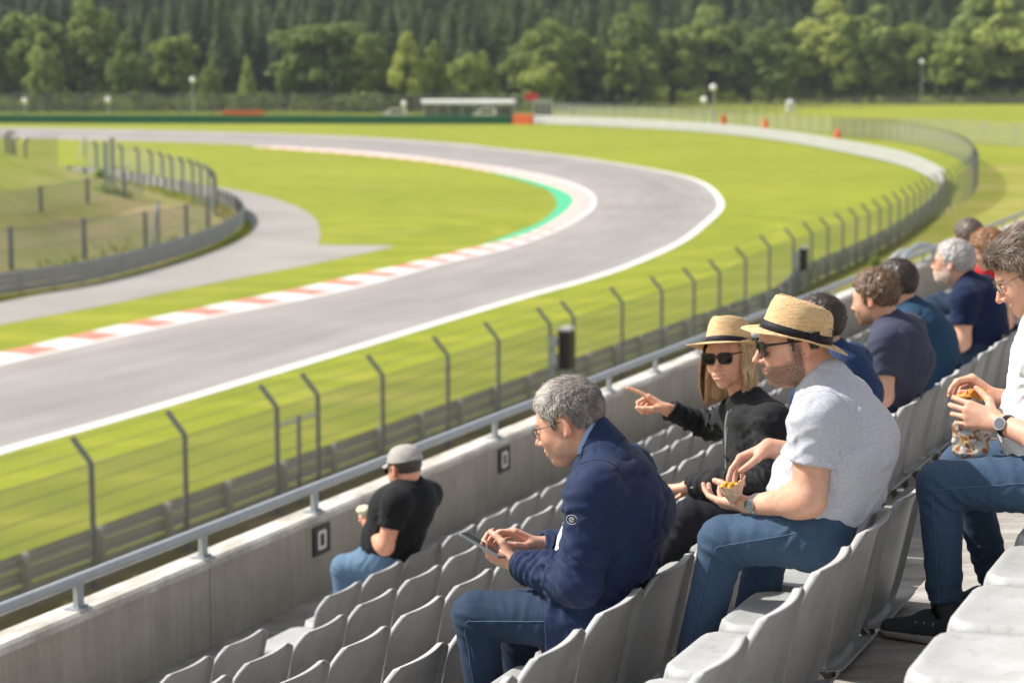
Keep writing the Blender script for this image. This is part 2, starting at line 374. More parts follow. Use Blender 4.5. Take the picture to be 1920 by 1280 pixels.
# service road
lo = [(-500,720),(-200,655),(0,609),(184,575),(367,537),(551,502),(660,480),(741,462)]
up = [(741,461),(690,460),(640,460),(597,459)]
rt = [(597,459),(600,433),(584,403),(532,378),(477,363),(415,352),(350,343),(300,335),(235,328),(120,322)]
lf = [(-500,668),(-200,612),(0,567),(184,530),(367,482),(455,447),(474,429),(462,408),(436,390),(400,376),(360,366),(290,350),(225,338),(120,331)]
A = gcurve(lo, 80); B = gcurve(lf[:7], 80)
def poly(name, pts, z, m):
    b = MB(); b.add([(p[0], p[1], z) for p in pts], [tuple(range(len(pts)))]); o = b.build(name, m); tag(o, kind='structure')
    import bmesh
    bm = bmesh.new(); bm.from_mesh(o.data); bmesh.ops.triangulate(bm, faces=bm.faces[:]); bm.normal_update()
    for f in bm.faces:
        if f.normal.z < 0: f.normal_flip()
    bm.to_mesh(o.data); bm.free(); return o
ring = list(gcurve(lo, 60)) + list(gcurve(up, 10))[1:] + list(gcurve(rt, 60))[1:] + list(gcurve(lf[::-1], 90))
poly("service_road", ring, .008, M['road'])
# embankment inside the left barrier
IB_px = [(-500,655),(-150,592),(0,557),(147,534),(294,497),(404,458),(448,430),(456,413),(444,396),(415,383),(367,369),(294,354),(228,341),(120,333)]
IB = gcurve(IB_px, 160)
def bank():
    inside_px = gcurve([(-700,640)]+[(-500,560),(-300,470),(-100,420),(100,400),(300,400),(400,412),(440,413)], 160)
    # surface from the barrier line inwards, rising
    cen = gpt(-260, 372); V = []; rings = 22; n = len(IB)
    for j in range(rings):
        f = j/(rings-1)
        for i in range(n):
            p = IB[i]*(1-f)+cen*f; d = np.linalg.norm(p-IB[i])
            h = 5.3*(1-math.exp(-(d/20.0)**1.5)) + .5*math.sin(p[0]*.25)*math.sin(p[1]*.11)*min(1, d/8)
            V.append((p[0], p[1], .02+max(h, 0)))
    Fc = [(j*n+i, j*n+i+1, (j+1)*n+i+1, (j+1)*n+i) for j in range(rings-1) for i in range(n-1)]
    return sheet("embankment_terrain", V, Fc, M['bank'], smooth=True)
bank()
def bank_h(p):
    d = np.min(np.linalg.norm(IB[:, :2]-np.array(p[:2]), axis=1)); return 5.3*(1-math.exp(-(d/20.0)**1.5))
# rough verge between stand and fence, and around the right-hand fence
FD = 22.7
nb_path_px = [(1432,575),(1510,541),(1615,492),(1690,452),(1757,408),(1800,385),(1824,365),(1832,340),(1815,312),(1775,290),(1700,270),(1600,256),(1450,243),(1300,232),(1100,221),(1035,217)]
near_line = [row(t, FD, 10.0) for t in np.linspace(5, 96, 12)]
jn = [gpt(x, y) for x, y in nb_path_px]
near_end = [p for p in near_line if p[1] < jn[0][1]-6]
FENCE = smooth_curve(near_end + jn, 900)
vl = []; 
right = smooth_curve(near_end + jn[:9], 120)
verge_in = offset(right, .6); verge_out = offset(right, -16)
verge_out = np.array([row(t, 6.0, 10.0) for t in np.linspace(2, 60, 40)]+[row(60+ i*3.2, 6.0-i*.5, 10.0) for i in range(80)])
strip("verge_ground", verge_in, resample(verge_out, 120), .010, M['dirt'], 10)
fr = smooth_curve([gpt(x, y) for x, y in [(1900,330),(1860,300),(1840,292),(1790,272),(1700,258),(1600,248)]], 40)
# ------------------------------------------------------------------ fences and barriers
def wave_beam(b, P, z0, h, depth, mi=0, flip=1):
    """W-profile guard rail swept along P"""
    prof = [(0,0),(.35,.12),(1,.22),(1,.32),(.25,.44),(.25,.56),(1,.68),(1,.78),(.35,.88),(0,1)]
    T = np.gradient(P, axis=0); T /= np.linalg.norm(T, axis=1)[:, None]; Nn = np.stack([-T[:, 1], T[:, 0], 0*T[:, 0]], 1)*flip
    V = []; k = len(prof)
    for i in range(len(P)):
        for d, zz in prof: q = P[i]+Nn[i]*depth*d; V.append((q[0], q[1], P[i][2]+z0+h*zz))
    Fc = [(i*k+j, i*k+j+1, (i+1)*k+j+1, (i+1)*k+j) for i in range(len(P)-1) for j in range(k-1)]
    b.add(V, Fc, mi)
def guard_rail(name, P, label, rails, m, pm, flip, post_step, hgt, cat="barrier"):
    root = empty(name, P[0]); o = np.array([*root.location]); Q = P-o
    tag(root, label, cat, None)
    gap = hgt/rails
    for r in range(rails):
        b = MB(); wave_beam(b, Q, .08+r*gap, gap*.93, .09, flip=flip); x = b.build("rail_beam", m, root, smooth=True)
    L = np.r_[0, np.cumsum(np.linalg.norm(np.diff(Q, axis=0), axis=1))]; n = min(int(L[-1]/post_step), 95)
    T = np.gradient(Q, axis=0); T /= np.linalg.norm(T, axis=1)[:, None]
    for i in range(n):
        u = (i+.5)*L[-1]/n; p = np.array([np.interp(u, L, Q[:, k]) for k in range(3)]); ti = T[int(np.interp(u, L, np.arange(len(L))))]
        nn = np.array([-ti[1], ti[0], 0])*flip
        b = MB(); b.bar(p-nn*.1, p-nn*.1+np.array([0,0,hgt+.06]), .10, .15, up=nn); b.bar(p-nn*.02+np.array([0,0,hgt*.5]), p-nn*.02+np.array([0,0,hgt*.98]), .08, .05, up=nn)
        b.build("post", pm, root)
    return root
def post_mesh(h, arm, lean, r):
    """upright with an angled arm; local +Y is the track side"""
    pts = [(0,0,0),(0,0,h-.03),(0,.03,h+.03),(0,arm*math.sin(lean),h+arm*math.cos(lean))]
    b = MB(); b.tube(pts, r, 8); b.box((0,0,.02),(r*4,r*4,.03)); return b
def fence(name, P, label, step, h, arm, m_post, m_mesh, wires, side=1, r=.055, maxposts=100, mesh_h=None, stations=None, wire_r=.006):
    root = empty(name, P[0]); o = np.array([*root.location]); Q = P-o; tag(root, label, "fence")
    L = np.r_[0, np.cumsum(np.linalg.norm(np.diff(Q, axis=0), axis=1))]
    T = np.gradient(Q, axis=0); T /= np.linalg.norm(T, axis=1)[:, None]
    us = stations if stations is not None else np.arange(step/2, L[-1], step)[:maxposts]
    proto = None
    for u in us:
        p = np.array([np.interp(u, L, Q[:, k]) for k in range(3)]); ti = T[int(np.interp(u, L, np.arange(len(L))))]
        ang = math.atan2(ti[1], ti[0]) + (0 if side > 0 else math.pi)
        if proto is None: proto = post_mesh(h, arm, math.radians(42), r).build("post", m_post, root, smooth=False); c = proto
        else: c = proto.copy(); COL.objects.link(c); c.parent = root
        c.location = tuple(p); c.rotation_euler = (0, 0, ang)
    # mesh panel
    mh = mesh_h or h; V = []; uv = []
    for i in range(len(Q)):
        V += [tuple(Q[i]+np.array([0,0,.05])), tuple(Q[i]+np.array([0,0,mh]))]; uv += [(L[i], 0), (L[i], mh)]
    Fc = [(2*i, 2*i+2, 2*i+3, 2*i+1) for i in range(len(Q)-1)]
    b = MB(); b.add(V, Fc); mo = b.build("wire_mesh", m_mesh, root); ul = mo.data.uv_layers.new(name="UVMap")
    for lp in mo.data.loops: ul.data[lp.index].uv = uv[lp.vertex_index]
    Qs = resample(Q, max(8, int(L[-1]/3)))
    for z in wires:
        b = MB(); b.tube(Qs+np.array([0,0,z]), wire_r, 4); b.build("tension_wire", M['wire'], root)
    if arm:
        Tn = np.gradient(Qs, axis=0); Tn /= np.linalg.norm(Tn, axis=1)[:, None]; Nn = np.stack([-Tn[:, 1], Tn[:, 0], 0*Tn[:, 0]], 1)*side
        for f in (.45, .92):
            b = MB(); b.tube(Qs+Nn*arm*math.sin(.73)*f+np.array([0,0,h+arm*math.cos(.73)*f]), wire_r, 4); b.build("tension_wire", M['wire'], root)
    return root, Q, L
# near fence: post stations measured on the photo
post_px = [169,359,525,597,718,838,938,1030,1070,1168,1236,1296,1350,1397,1440,1487]
Ln = np.r_[0, np.cumsum(np.linalg.norm(np.diff(FENCE, axis=0), axis=1))]
def station_of(px):
    best = None
    for i in range(len(FENCE)):
        v = FENCE[i]-CAM; z = v@FW
        if z <= 0: continue
        x = CX+F*(v@RT)/z
        if Ln[i] < 200 and (best is None or abs(x-px) < best[0]): best = (abs(x-px), Ln[i])
    return best[1]
st = [station_of(p) for p in post_px]; last = st[-1]
pre = [st[0]-3.55*k for k in range(4, 0, -1) if st[0]-3.55*k > 0]
k = last; extra = []
while k+3.5 < Ln[-1] and len(pre)+len(st)+len(extra) < 99:
    k += 3.5 if k < 190 else 4.6; extra.append(k)
fence("safety_fence", FENCE, "tall wire safety fence with bent steel posts curving round the outside of the bend", 3.5, 2.45, .62, M['galv_dark'], M['mesh'], [.35,.7,1.05,1.4,1.75,2.1,2.42], 1, .06, stations=pre+st+extra, wire_r=.0075)
# gate bar between the close pair of posts
def gate():
    u0, u1 = st[2], st[3]; P0 = np.array([np.interp(u0, Ln, FENCE[:, k]) for k in range(3)]); P1 = np.array([np.interp(u1, Ln, FENCE[:, k]) for k in range(3)])
    root = empty("fence_gate", P0); tag(root, "narrow gate frame with crossbar between two close fence posts", "gate")
    d = P1-P0; b = MB(); b.tube([(0,0,2.0), tuple(d*1+np.array([0,0,2.0]))], .04, 8); b.build("crossbar", M['galv'], root)
    b = MB(); b.tube([tuple(d*.52), tuple(d*.52+np.array([0,0,2.1]))], .05, 8); b.build("stile", M['galv_dark'], root)
gate()
# barrier just on the track side of the near fence
NB = smooth_curve([row(t, FD+.45, 10.0) for t in np.linspace(5, 80, 9)] + [gpt(x, y) for x, y in [(1502,541),(1608,490),(1682,448),(1740,402),(1766,366),(1770,345)]], 260)
guard_rail("guard_rail", NB, "dark weathered steel guard rail at the foot of the near safety fence", 3, M['rail'], M['rail'], 1, 2.4, .95)
WB = smooth_curve([gpt(x, y) for x, y in [(1770,352),(1766,350),(1748,338),(1690,312),(1577,286),(1465,266),(1360,253),(1240,244),(1100,237),(1000,233)]], 200)
guard_rail("guard_rail", WB, "pale steel guard rail sweeping round the far side of the bend", 3, M['rail_pale'], M['rail'], 1, 4.5, 1.45)
guard_rail("guard_rail", IB, "grey steel guard rail wrapped round the grassy bank inside the bend", 3, M['rail'], M['galv_dark'], -1, 2.2, 1.0)
# far green wall
GW = smooth_curve([gpt(x, y) for x, y in [(-500,229),(0,231),(400,232),(800,233),(964,233)]], 60)
def slab_wall(name, P, h, w, m, label, cat, cap=None):
    root = empty(name, P[0]); Q = P-np.array([*root.location]); A_ = offset(Q, w/2); B_ = offset(Q, -w/2); n = len(Q); V = []
    for a, b_ in zip(A_, B_): V += [(a[0],a[1],0),(b_[0],b_[1],0),(b_[0],b_[1],h),(a[0],a[1],h)]
    Fc = []
    for i in range(n-1):
        for k in range(4): Fc.append((i*4+k, i*4+(k+1) % 4, (i+1)*4+(k+1) % 4, (i+1)*4+k))
    Fc += [(0,1,2,3), tuple((n-1)*4+k for k in (3,2,1,0))]
    b = MB(); b.add(V, Fc); b.build("padding", m, root); tag(root, label, cat)
    if cap:
        b = MB(); b.add([(v[0], v[1], v[2]+(h if v[2] < h/2 else .18)) for v in V], Fc); b.build("cap_strip", cap, root)
    return root
M['green_cap'] = mat("green_cap", (.03,.20,.11), .6)
slab_wall("crash_barrier", GW, 1.35, 1.0, M['green_wall'], "long dark green padded crash barrier behind the far straight", "barrier", M['green_cap'])
OB = np.array([gpt(964, 233), gpt(981, 233.2), gpt(998, 233.4)]); OB[:, 1] -= .6
slab_wall("crash_pad", OB, 1.75, 1.2, M['orange'], "bright orange padded block at the right end of the green barrier", "barrier")
OB2 = np.array([gpt(418, 227), gpt(455, 227), gpt(494, 227)]); 
slab_wall("crash_pad", OB2, 1.9, .8, M['orange'], "long orange panel showing above the green barrier at left", "barrier")
# far fence
FF = smooth_curve([gpt(x, y) for x, y in [(-700,214),(-200,214),(0,214),(300,215),(700,216),(1030,218)]], 60)
fence("safety_fence", FF, "tall dark wire fence running along in front of the forest", 7.2, 4.2, 0, M['galv_dark'], M['mesh_far'], [1.4,2.8,4.15], 1, .13, wire_r=.03)
FR = smooth_curve([gpt(x, y) for x, y in [(1035,218),(1150,219),(1300,217),(1400,212),(1500,205),(1700,200),(2000,197),(2300,196)]], 60)
fence("safety_fence", FR, "low far wire fence crossing the field to the right in front of the trees", 9, 2.6, 0, M['galv_dark'], M['mesh'], [1.3,2.55], 1, .09, wire_r=.03)
FX = smooth_curve([gpt(x, y) for x, y in [(1560,262),(1680,262),(1800,268),(1990,282),(2200,300)]], 60)
fence("field_fence", FX, "thin grey fence across the open field at far right", 8, 3.0, .0, M['galv'], M['mesh'], [1.0,2.0,2.95], 1, .06, wire_r=.015)
# fences on the bank
b1 = [(45,505),(147,487),(235,475),(300,462),(350,447),(385,436),(404,425)]
def bank_fence(px, zs, label, name="bank_fence", h=2.3, arm=0., step=None, mm=None):
    P = []
    for x, y in px:
        z = 0.0
        for _ in range(12): z = .5*z+.5*bank_h(gpt(x, y, z))
        P.append(gpt(x, y, z))
    P = smooth_curve(np.array(P), 80); zs = None
    P[:, 2] = [bank_h(p) if zs is None else zs for p in P]; return fence(name, P, label, step or 6, h, arm, M['galv_dark'], mm or M['mesh'], [h*.5, h*.97], 1, .12, wire_r=.012)
bank_fence([(-300,540),(-100,528),(45,508),(147,491),(235,478),(300,466),(350,453),(400,430)], .15, "lower wire fence with straight posts just behind the bank guard rail", h=2.1, step=7.0)
bank_fence([(-200,452),(14,446),(93,430),(170,412),(270,392)], 1.6, "upper wire fence standing half way up the dry grassy bank", h=2.4, step=8.5)
bank_fence([(406,418),(400,398),(380,384),(355,372),(330,364),(303,354),(270,344),(228,334),(160,325)], .3, "curved fence of bent posts round the nose of the grassy bank", h=2.7, arm=.5, step=5.2)
bank_fence([(110,320),(60,318),(0,315),(-120,314)], 1.2, "short far fence of bent posts on top of the grassy bank", h=2.6, arm=.5, step=9)
def brace():
    for (x0, y0, x1, y1, hh, lb) in ((283,462,304,420,2.3,"pale diagonal brace post leaning on the lower bank fence"),(146,300,160,275,2.3,"thin leaning brace post at the back of the bank")):
        p = gpt(x0, y0, .3); root = empty("brace_post", p); q = gpt(x0+14, y0-2, .3)-p; b = MB(); b.tube([(0,0,0), (q[0],q[1],hh)], .09, 8); b.build("strut", M['galv_dark'] if hh == 2.3 and x0 < 200 else M['galv'], root); b = MB(); b.tube([(q[0],q[1],-.3),(q[0],q[1],hh+.1)], .09, 8); b.build("post", M['galv_dark'], root); tag(root, lb, "post")
brace()
def big_posts():
    for k, (x, y, hh) in enumerate(((200,366,3.6),(213,372,4.0))):
        z = 0.0
        for _ in range(12): z = .5*z+.5*bank_h(gpt(x, y, z))
        p = gpt(x, y, z); root = empty("steel_mast", p); b = MB(); b.bar((0,0,0),(0,0,hh),.26,.26,up=(0,1,0)); b.box((0,0,.02),(.5,.5,.05)); b.box((0,0,hh),(.34,.34,.06)); b.build("column", M['galv'], root)
        b = MB(); b.bar((0,0,hh*.5),(-2.4 if k == 0 else 1.0,.5,hh*.52),.08,.08); b.build("cross_arm", M['galv'], root)
        tag(root, ("left of the two thick grey masts on the bank, with a long side arm", "right of the two thick grey masts on the bank")[k], "mast", "thick masts on the bank")
big_posts()
# ------------------------------------------------------------------ trackside bits
def globe_lamp(px, py_base, py_top, label, r=.6):
    p = gpt(px, py_base); v = p-CAM; z = v@FW; H = (py_base-py_top)*z/F
    root = empty("lamp_post", p); b = MB(); b.tube([(0,0,0),(0,0,H-r)], [.16,.10], 8); b.build("pole", M['galv'], root)
    b = MB(); b.lathe([(.02,-r),(r*.5,-r*.85),(r*.87,-r*.5),(r,0),(r*.87,r*.5),(r*.5,r*.85),(.02,r)], (0,0,H-r*.2), 14); b.build("globe", M['globe'], root, smooth=True)
    tag(root, label, "lamp", "globe lamps beyond the track"); return root
for a in ((48,222,189,"leftmost low globe lamp in front of the dark fence"),(204,222,187,"low globe lamp second from the left by the far fence"),(363,222,150,"taller globe lamp on a thin pole rising above the far fence at left"),
          (758,222,194,"globe lamp beside the white van near the long roof"),(1320,235,187,"low globe lamp left of the orange marshal posts"),(1337,238,164,"taller globe lamp on a dark pole behind the pale guard rail"),(1727,198,116,"tallest globe lamp, standing at the forest edge on the right")):
    globe_lamp(*a)
def marshal(px, yb, yt, label):
    p = gpt(px, yb); z = (p-CAM)@FW; H = (yb-yt)*z/F*.82; r = H*.24
    root = empty("marshal_post", p); tag(root, label, "marker post", "orange posts behind the pale guard rail")
    b = MB(); b.lathe([(r*.9,0),(r,.05*H),(r,.7*H),(r*.9,.74*H)], n=16); b.build("padding", M['orange'], root, smooth=True)
    b = MB(); b.lathe([(r*.55,0),(r*.75,.06*H),(r*.7,.2*H),(r*.3,.26*H)], (0,0,.742*H), 14); b.build("top_cap", M['orange'] if px != 1435 else M['red'], root, smooth=True)
marshal(1357,238,209,"small orange padded post, left of three behind the pale guard rail"); marshal(1435,245,218,"orange and red padded post, middle of three behind the guard rail"); marshal(1570,264,236,"orange padded post nearest the camera behind the pale guard rail")
def paddock():
    p = gpt(878, 224); z = (p-CAM)@FW; s = z/F
    root = empty("canopy_stand", p); W = 175*s; tag(root, "long low shelter with a rounded white roof beyond the green barrier", "shelter")
    b = MB(); prof = [(-1.8,2.9),(-1.6,3.5),(-.9,3.75),(.9,3.75),(1.6,3.5),(1.8,2.9)]
    V = [(x, y, zz) for x in np.linspace(-W/2, W/2, 13) for y, zz in prof]; Fc = [(i*6+j, i*6+j+1, (i+1)*6+j+1, (i+1)*6+j) for i in range(12) for j in range(5)]+[tuple(range(5,-1,-1)), tuple(72+k for k in range(6))]+[(i*6, (i+1)*6, (i+1)*6+5, i*6+5) for i in range(12)]
    b.add(V, Fc); b.build("roof", M['white'], root)
    for x in np.linspace(-W/2+.4, W/2-.4, 8):
        b = MB(); b.tube([(x,-1.5,0),(x,-1.5,2.9)], .12, 6); b.build("support", M['galv'], root)
    b = MB(); b.box((0,1.2,1.2),(W-1,.2,2.2)); b.build("back_panel", M['galv_dark'], root)
    p = gpt(1017, 225); root = empty("container_cabin", p); tag(root, "grey cabin with pale front panels at the end of the green barrier", "cabin"); W = 36*s
    b = MB(); b.box((0,0,1.9),(W,2.4,3.4)); b.box((0,0,3.68),(W+.3,2.7,.12)); b.build("body", M['ctrl'], root)
    for x in (-W*.3, 0, W*.3): b = MB(); b.box((x,-1.22,1.9),(W*.2,.06,2.2)); b.build("window", M['galv_dark'], root)
    b = MB(); b.box((0,0,.1),(W,2.2,.2)); b.build("base", M['galv_dark'], root)
    p = gpt(996, 225); root = empty("trackside_sign", p); tag(root, "small red square sign on two legs left of the grey cabin", "sign")
    b = MB(); b.box((0,0,4.3),(2.4,.15,1.3)); b.build("panel", M['red'], root)
    for x in (-1, 1): b = MB(); b.tube([(x,.12,0),(x,.12,4.5)], .07, 6); b.build("leg", M['galv_dark'], root)
    for px, lb, mm in ((742,"small white van parked left of the long shelter",M['white']),(909,"white parked van in front of the long shelter, near its right end",M['white'])):
        p = gpt(px, 224); root = empty("parked_van", p+np.array([0,-3.0,0])); tag(root, lb, "van", "vans by the shelter")
        b = MB(); prof = [(-2.3,.4),(-2.3,1.1),(-1.6,1.3),(-1.0,2.1),(2.2,2.15),(2.3,.4)]
        V = [(x, y, zz) for y in (-.9, .9) for x, zz in prof]; b.add(V, [(0,1,2,3,4,5),(11,10,9,8,7,6)]+[(i, i+6, (i+1) % 6+6, (i+1) % 6) for i in range(6)]); b.build("body", mm, root)
        b = MB(); b.box((.4,-.905,1.55),(2.4,.02,.55)); b.add([(-1.56,-.8,1.36),(-1.56,.8,1.36),(-1.06,.8,2.02),(-1.06,-.8,2.02)],[(0,1,2,3)]); b.build("window", M['black'], root)
        for x in (-1.5, 1.4):
            for y in (-.82, .82): b = MB(); b.tube([(x,y-.1,.35),(x,y+.1,.35)], .34, 12); b.build("wheel", M['black'], root)
    p = gpt(1482, 211); root = empty("field_booth", p); tag(root, "tiny white booth alone at the edge of the far field", "booth"); b = MB(); b.box((0,0,1.1),(1.7,1.4,2.2)); b.build("wall", M['white'], root); b = MB(); b.lathe([(1.2,0),(.1,.7)], (0,0,2.2), 4); b.build("roof", M['ctrl'], root)
    p = gpt(728, 224); root = empty("dish_trailer", p); tag(root, "small white trailer with a grey dish at left of the vans", "trailer"); b = MB(); b.box((0,0,.9),(1.6,1.4,1.1)); b.box((0,-.72,.95),(.8,.05,.5)); b.build("body", M['white'], root); b = MB(); b.tube([(-.5,-.75,.3),(-.5,-.6,.3)], .3, 10); b.tube([(.5,-.75,.3),(.5,-.6,.3)], .3, 10); b.build("wheel", M['black'], root)
paddock()
# speaker boxes and devices on the near fence
def speaker(px, ytop, ybot, wpx, label, small=False):
    p0 = FENCE[np.argmin([abs((CX+F*((q-CAM)@RT)/((q-CAM)@FW))-px) if 20 < q[1] < 190 else 1e9 for q in FENCE])]; p0 = p0-NV*.35
    z = (p0-CAM)@FW; s = z/F
    yg = CY-F*((p0-CAM)@UP)/z; h0 = (yg-ybot)*s; h1 = (yg-ytop)*s; w = wpx*s
    root = empty("loudspeaker", p0, math.pi/2-TH); tag(root, label, "loudspeaker")
    b = MB(); b.box((0,0,(h0+h1)/2),(w,w*.8,h1-h0)); 
    for k in range(5): b.box((0,-w*.41,h0+(h1-h0)*(.15+.17*k)),(w*.8,.02,(h1-h0)*.05))
    b.build("cabinet", M['black'], root)
    b = MB(); b.box((0,0,h1+.04),(w*1.08,w*.9,.07)); b.box((0,0,h1+.09),(w*.7,w*.6,.04)); b.build("lid", M['ctrl'], root)
    b = MB(); b.bar((0,0,0),(0,0,h0),.12,.12,up=(0,1,0)); b.bar((-w*1.2,w*.5,h0+.1),(0,w*.4,h0+.1),.08,.08); b.bar((-w*1.2,w*.5,0),(-w*1.2,w*.5,h1*.95),.12,.10,up=(0,1,0)); b.box((-w*1.2,w*.4,h0+(h1-h0)*.3),(.24,.2,.32)); b.box((-w*1.2,w*.4,h0+(h1-h0)*.75),(.22,.2,.26)); b.build("bracket", M['galv'], root)
speaker(1038,618,690,29,"large black loudspeaker box with grey lid between two close fence posts")
speaker(1490,466,506,17,"small black box on the fence further along, above a pale bench")
def bench():
    p = row(86, 20.5, 9.99); root = empty("pale_bench", p, -TH); b = MB(); b.box((0,0,.5),(.6,3.4,.08)); b.build("seat", M['rail_pale'], root)
    for y in (-1.3, 1.3): b = MB(); b.box((0,y,.23),(.5,.08,.46)); b.build("leg", M['galv'], root)
    tag(root, "pale low bench on the dry verge behind the fence", "bench")
bench()
# ------------------------------------------------------------------ grandstand
DH = .285; DD = .73
def rowD(i): return 2.105+DD*i          # i=0 is the row of the man in the navy jacket, +4 the front row, -1, -2 behind
def rowH(i): return 1.617+DH*i+(.02 if i == -1 else 0)
FLOOR = .74; PAN = .30
RZ = math.pi/2-TH                        # local x along the row, local y towards the track
def rbox(b, t0, t1, D0, D1, H0, H1, mi=0):
    """box in row coordinates, H measured down from the camera"""
    P = [row(t, D, H) for t in (t0, t1) for D in (D0, D1) for H in (H1, H0)]
    b.add(P, [(0,1,3,2),(4,6,7,5),(0,4,5,1),(2,3,7,6),(0,2,6,4),(1,5,7,3)], mi)
# stepped terrace : one solid profile
T0, T1 = -3.0, 62.0
WD = 6.46
def terrace():
    prof = []          # (D, H) along the top from the back to the wall
    for i in range(-4, 5):
        h = rowH(i)+FLOOR; front = rowD(i+1)+.072 if i < 4 else WD
        back = rowD(i)+.072 if i > -4 else rowD(i)-.6
        prof += [(back, h), (front-.012, h), (front, h+.012)]
    b = MB()
    ts = np.linspace(T0, T1, 2)
    n = len(prof); V = []
    for t in ts:
        V += [row(t, D, H) for D, H in prof] + [row(t, WD, 10.2), row(t, rowD(-4)-.6, 10.2)]
    k = n+2; Fc = [(j, j+1, k+j+1, k+j) for j in range(k-1)]+[(k-1, 0, k, 2*k-1)]+[tuple(range(k-1,-1,-1)), tuple(range(k, 2*k))]
    b.add(V, Fc); o = b.build("terrace", M['step']); tag(o, kind='structure'); return o
terrace()
def wall():
    root = empty("parapet_wall", row(8, WD, 3.5), RZ); tag(root, "long grey concrete parapet wall in front of the lowest seats", "wall")
    inv = np.array(root.matrix_basis.inverted() if False else Matrix.Rotation(-RZ, 4, 'Z') @ Matrix.Translation(-Vector(root.location)))
    def L(b):
        b.v = [tuple((inv @ np.array([*p, 1.0]))[:3]) for p in b.v]; return b
    Ht = 2.956; step = 2.72; t = 2.1; 
    while t < T1:
        b = MB(); rbox(b, t+.006, t+step-.006, WD, WD+.17, Ht+.05, 10.05); L(b); b.build("wall_panel", M['wall'], root)
        b = MB(); P = [(WD-.008, Ht+.05), (WD-.008, Ht+.012), (WD+.012, Ht-.004), (WD+.165, Ht-.004), (WD+.185, Ht+.012), (WD+.185, Ht+.05)]
        V = [row(tt, D, H) for tt in (t+.004, t+step-.004) for D, H in P]; b.add(V, [(i, i+1, i+7, i+6) for i in range(5)]+[(5,0,6,11),(5,4,3,2,1,0),(6,7,8,9,10,11)]); L(b); b.build("coping", M['coping'], root)
        t += step
    b = MB(); rbox(b, T0, T1, WD+.03, WD+.14, Ht+.1, 10.05); L(b); b.build("core", M['wall'], root)
    # handrail
    r = empty("handrail", row(8, WD+.05, Ht), RZ); tag(r, "galvanised steel handrail on short brackets along the wall top", "handrail")
    inv2 = np.array(Matrix.Rotation(-RZ, 4, 'Z') @ Matrix.Translation(-Vector(r.location)))
    def L2(b):
        b.v = [tuple((inv2 @ np.array([*p, 1.0]))[:3]) for p in b.v]; return b
    b = MB(); b.tube([row(t, WD+.05, 2.785) for t in np.linspace(T0, T1, 60)], .033, 12); L2(b); b.build("rail_tube", M['galv'], r, smooth=True)
    # brackets at the measured stations
    def t_of(px):
        lo, hi = -2.0, 60.0
        for _ in range(50):
            m = (lo+hi)/2; v = row(m, WD+.05, Ht)-CAM; x = CX+F*(v@RT)/(v@FW)
            if x < px: lo = m
            else: hi = m
        return lo
    st = [t_of(x) for x in (148, 381, 590, 767, 928, 1060, 1142, 1229)]; sp = np.mean(np.diff(st)); 
    st = [st[0]-sp*k for k in (3, 2, 1)]+st+[st[-1]+sp*(k+1) for k in range(26)]
    for t in st:
        b = MB(); rbox(b, t-.03, t+.03, WD+.035, WD+.065, 2.80, Ht+.0); rbox(b, t-.055, t+.055, WD+.0, WD+.11, Ht-.012, Ht-.003)
        for q in (-.04, .04): rbox(b, t+q-.008, t+q+.008, WD+.02, WD+.036, Ht-.024, Ht-.012)
        L2(b); b.build("bracket", M['galv'], r)
    # painted number plates
    def plate(px, label):
        t = t_of(px); root = empty("number_plate", row(t, WD-.012, 3.13), RZ); tag(root, label, "number plate", "number plates on the wall")
        w, h = .115, .098
        b = MB(); b.box((0,.004,0),(2*w,.008,2*h)); b.build("backing", M['black'], root)
        # rounded-rectangle 0
        def rr(w, h, r, n=5):
            P = []
            for cx, cz, a0 in ((w-r,h-r,0),(-w+r,h-r,90),(-w+r,-h+r,180),(w-r,-h+r,270)):
                for k in range(n+1): a = math.radians(a0+90*k/n); P.append((cx+r*math.cos(a), cz+r*math.sin(a)))
            return P
        O_, I_ = rr(.060,.066,.02), rr(.026,.040,.008); n = len(O_); b = MB()
        b.add([(x,-.003,z) for x, z in O_]+[(x,-.003,z) for x, z in I_], [(i, (i+1) % n, n+(i+1) % n, n+i) for i in range(n)]); b.build("zero_digit", M['white'], root)
        O2, I2 = rr(.102,.086,.012), rr(.092,.076,.01); b = MB()
        b.add([(x,-.0028,z) for x, z in O2]+[(x,-.0028,z) for x, z in I2], [(i, (i+1) % n, n+(i+1) % n, n+i) for i in range(n)]); b.build("plate_border", M['bracket'], root)
    plate(588, "black plate with a pale 0, on the wall left of the cap man")
    plate(933, "black plate with a pale 0 on the wall left of the grey-haired man's head")
wall()
def far_shelter():
    # pale curved hoops of the vomitory rail behind the far seats
    root = empty("stair_rail", row(29.3, 6.6, 2.96), RZ); tag(root, "pale curved hoop of handrail standing above the wall behind the far spectators", "handrail")
    b = MB(); P = [(0,0,-.05),(.3,.0,.05),(.9,.1,.13),(1.5,.1,.19),(2.1,.1,.20),(2.5,0,.12),(2.4,0,.0)]; b.tube(smooth_curve(P, 24), .05, 8); b.build("hoop", M['galv'], root, smooth=True)
    b = MB(); P = [(.1,.2,.0),(.6,.25,.05),(1.3,.3,.11),(1.9,.3,.12),(2.2,.25,.03)]; b.tube(smooth_curve(P, 24), .05, 8); b.build("lower_hoop", M['rail_pale'], root, smooth=True)
far_shelter()
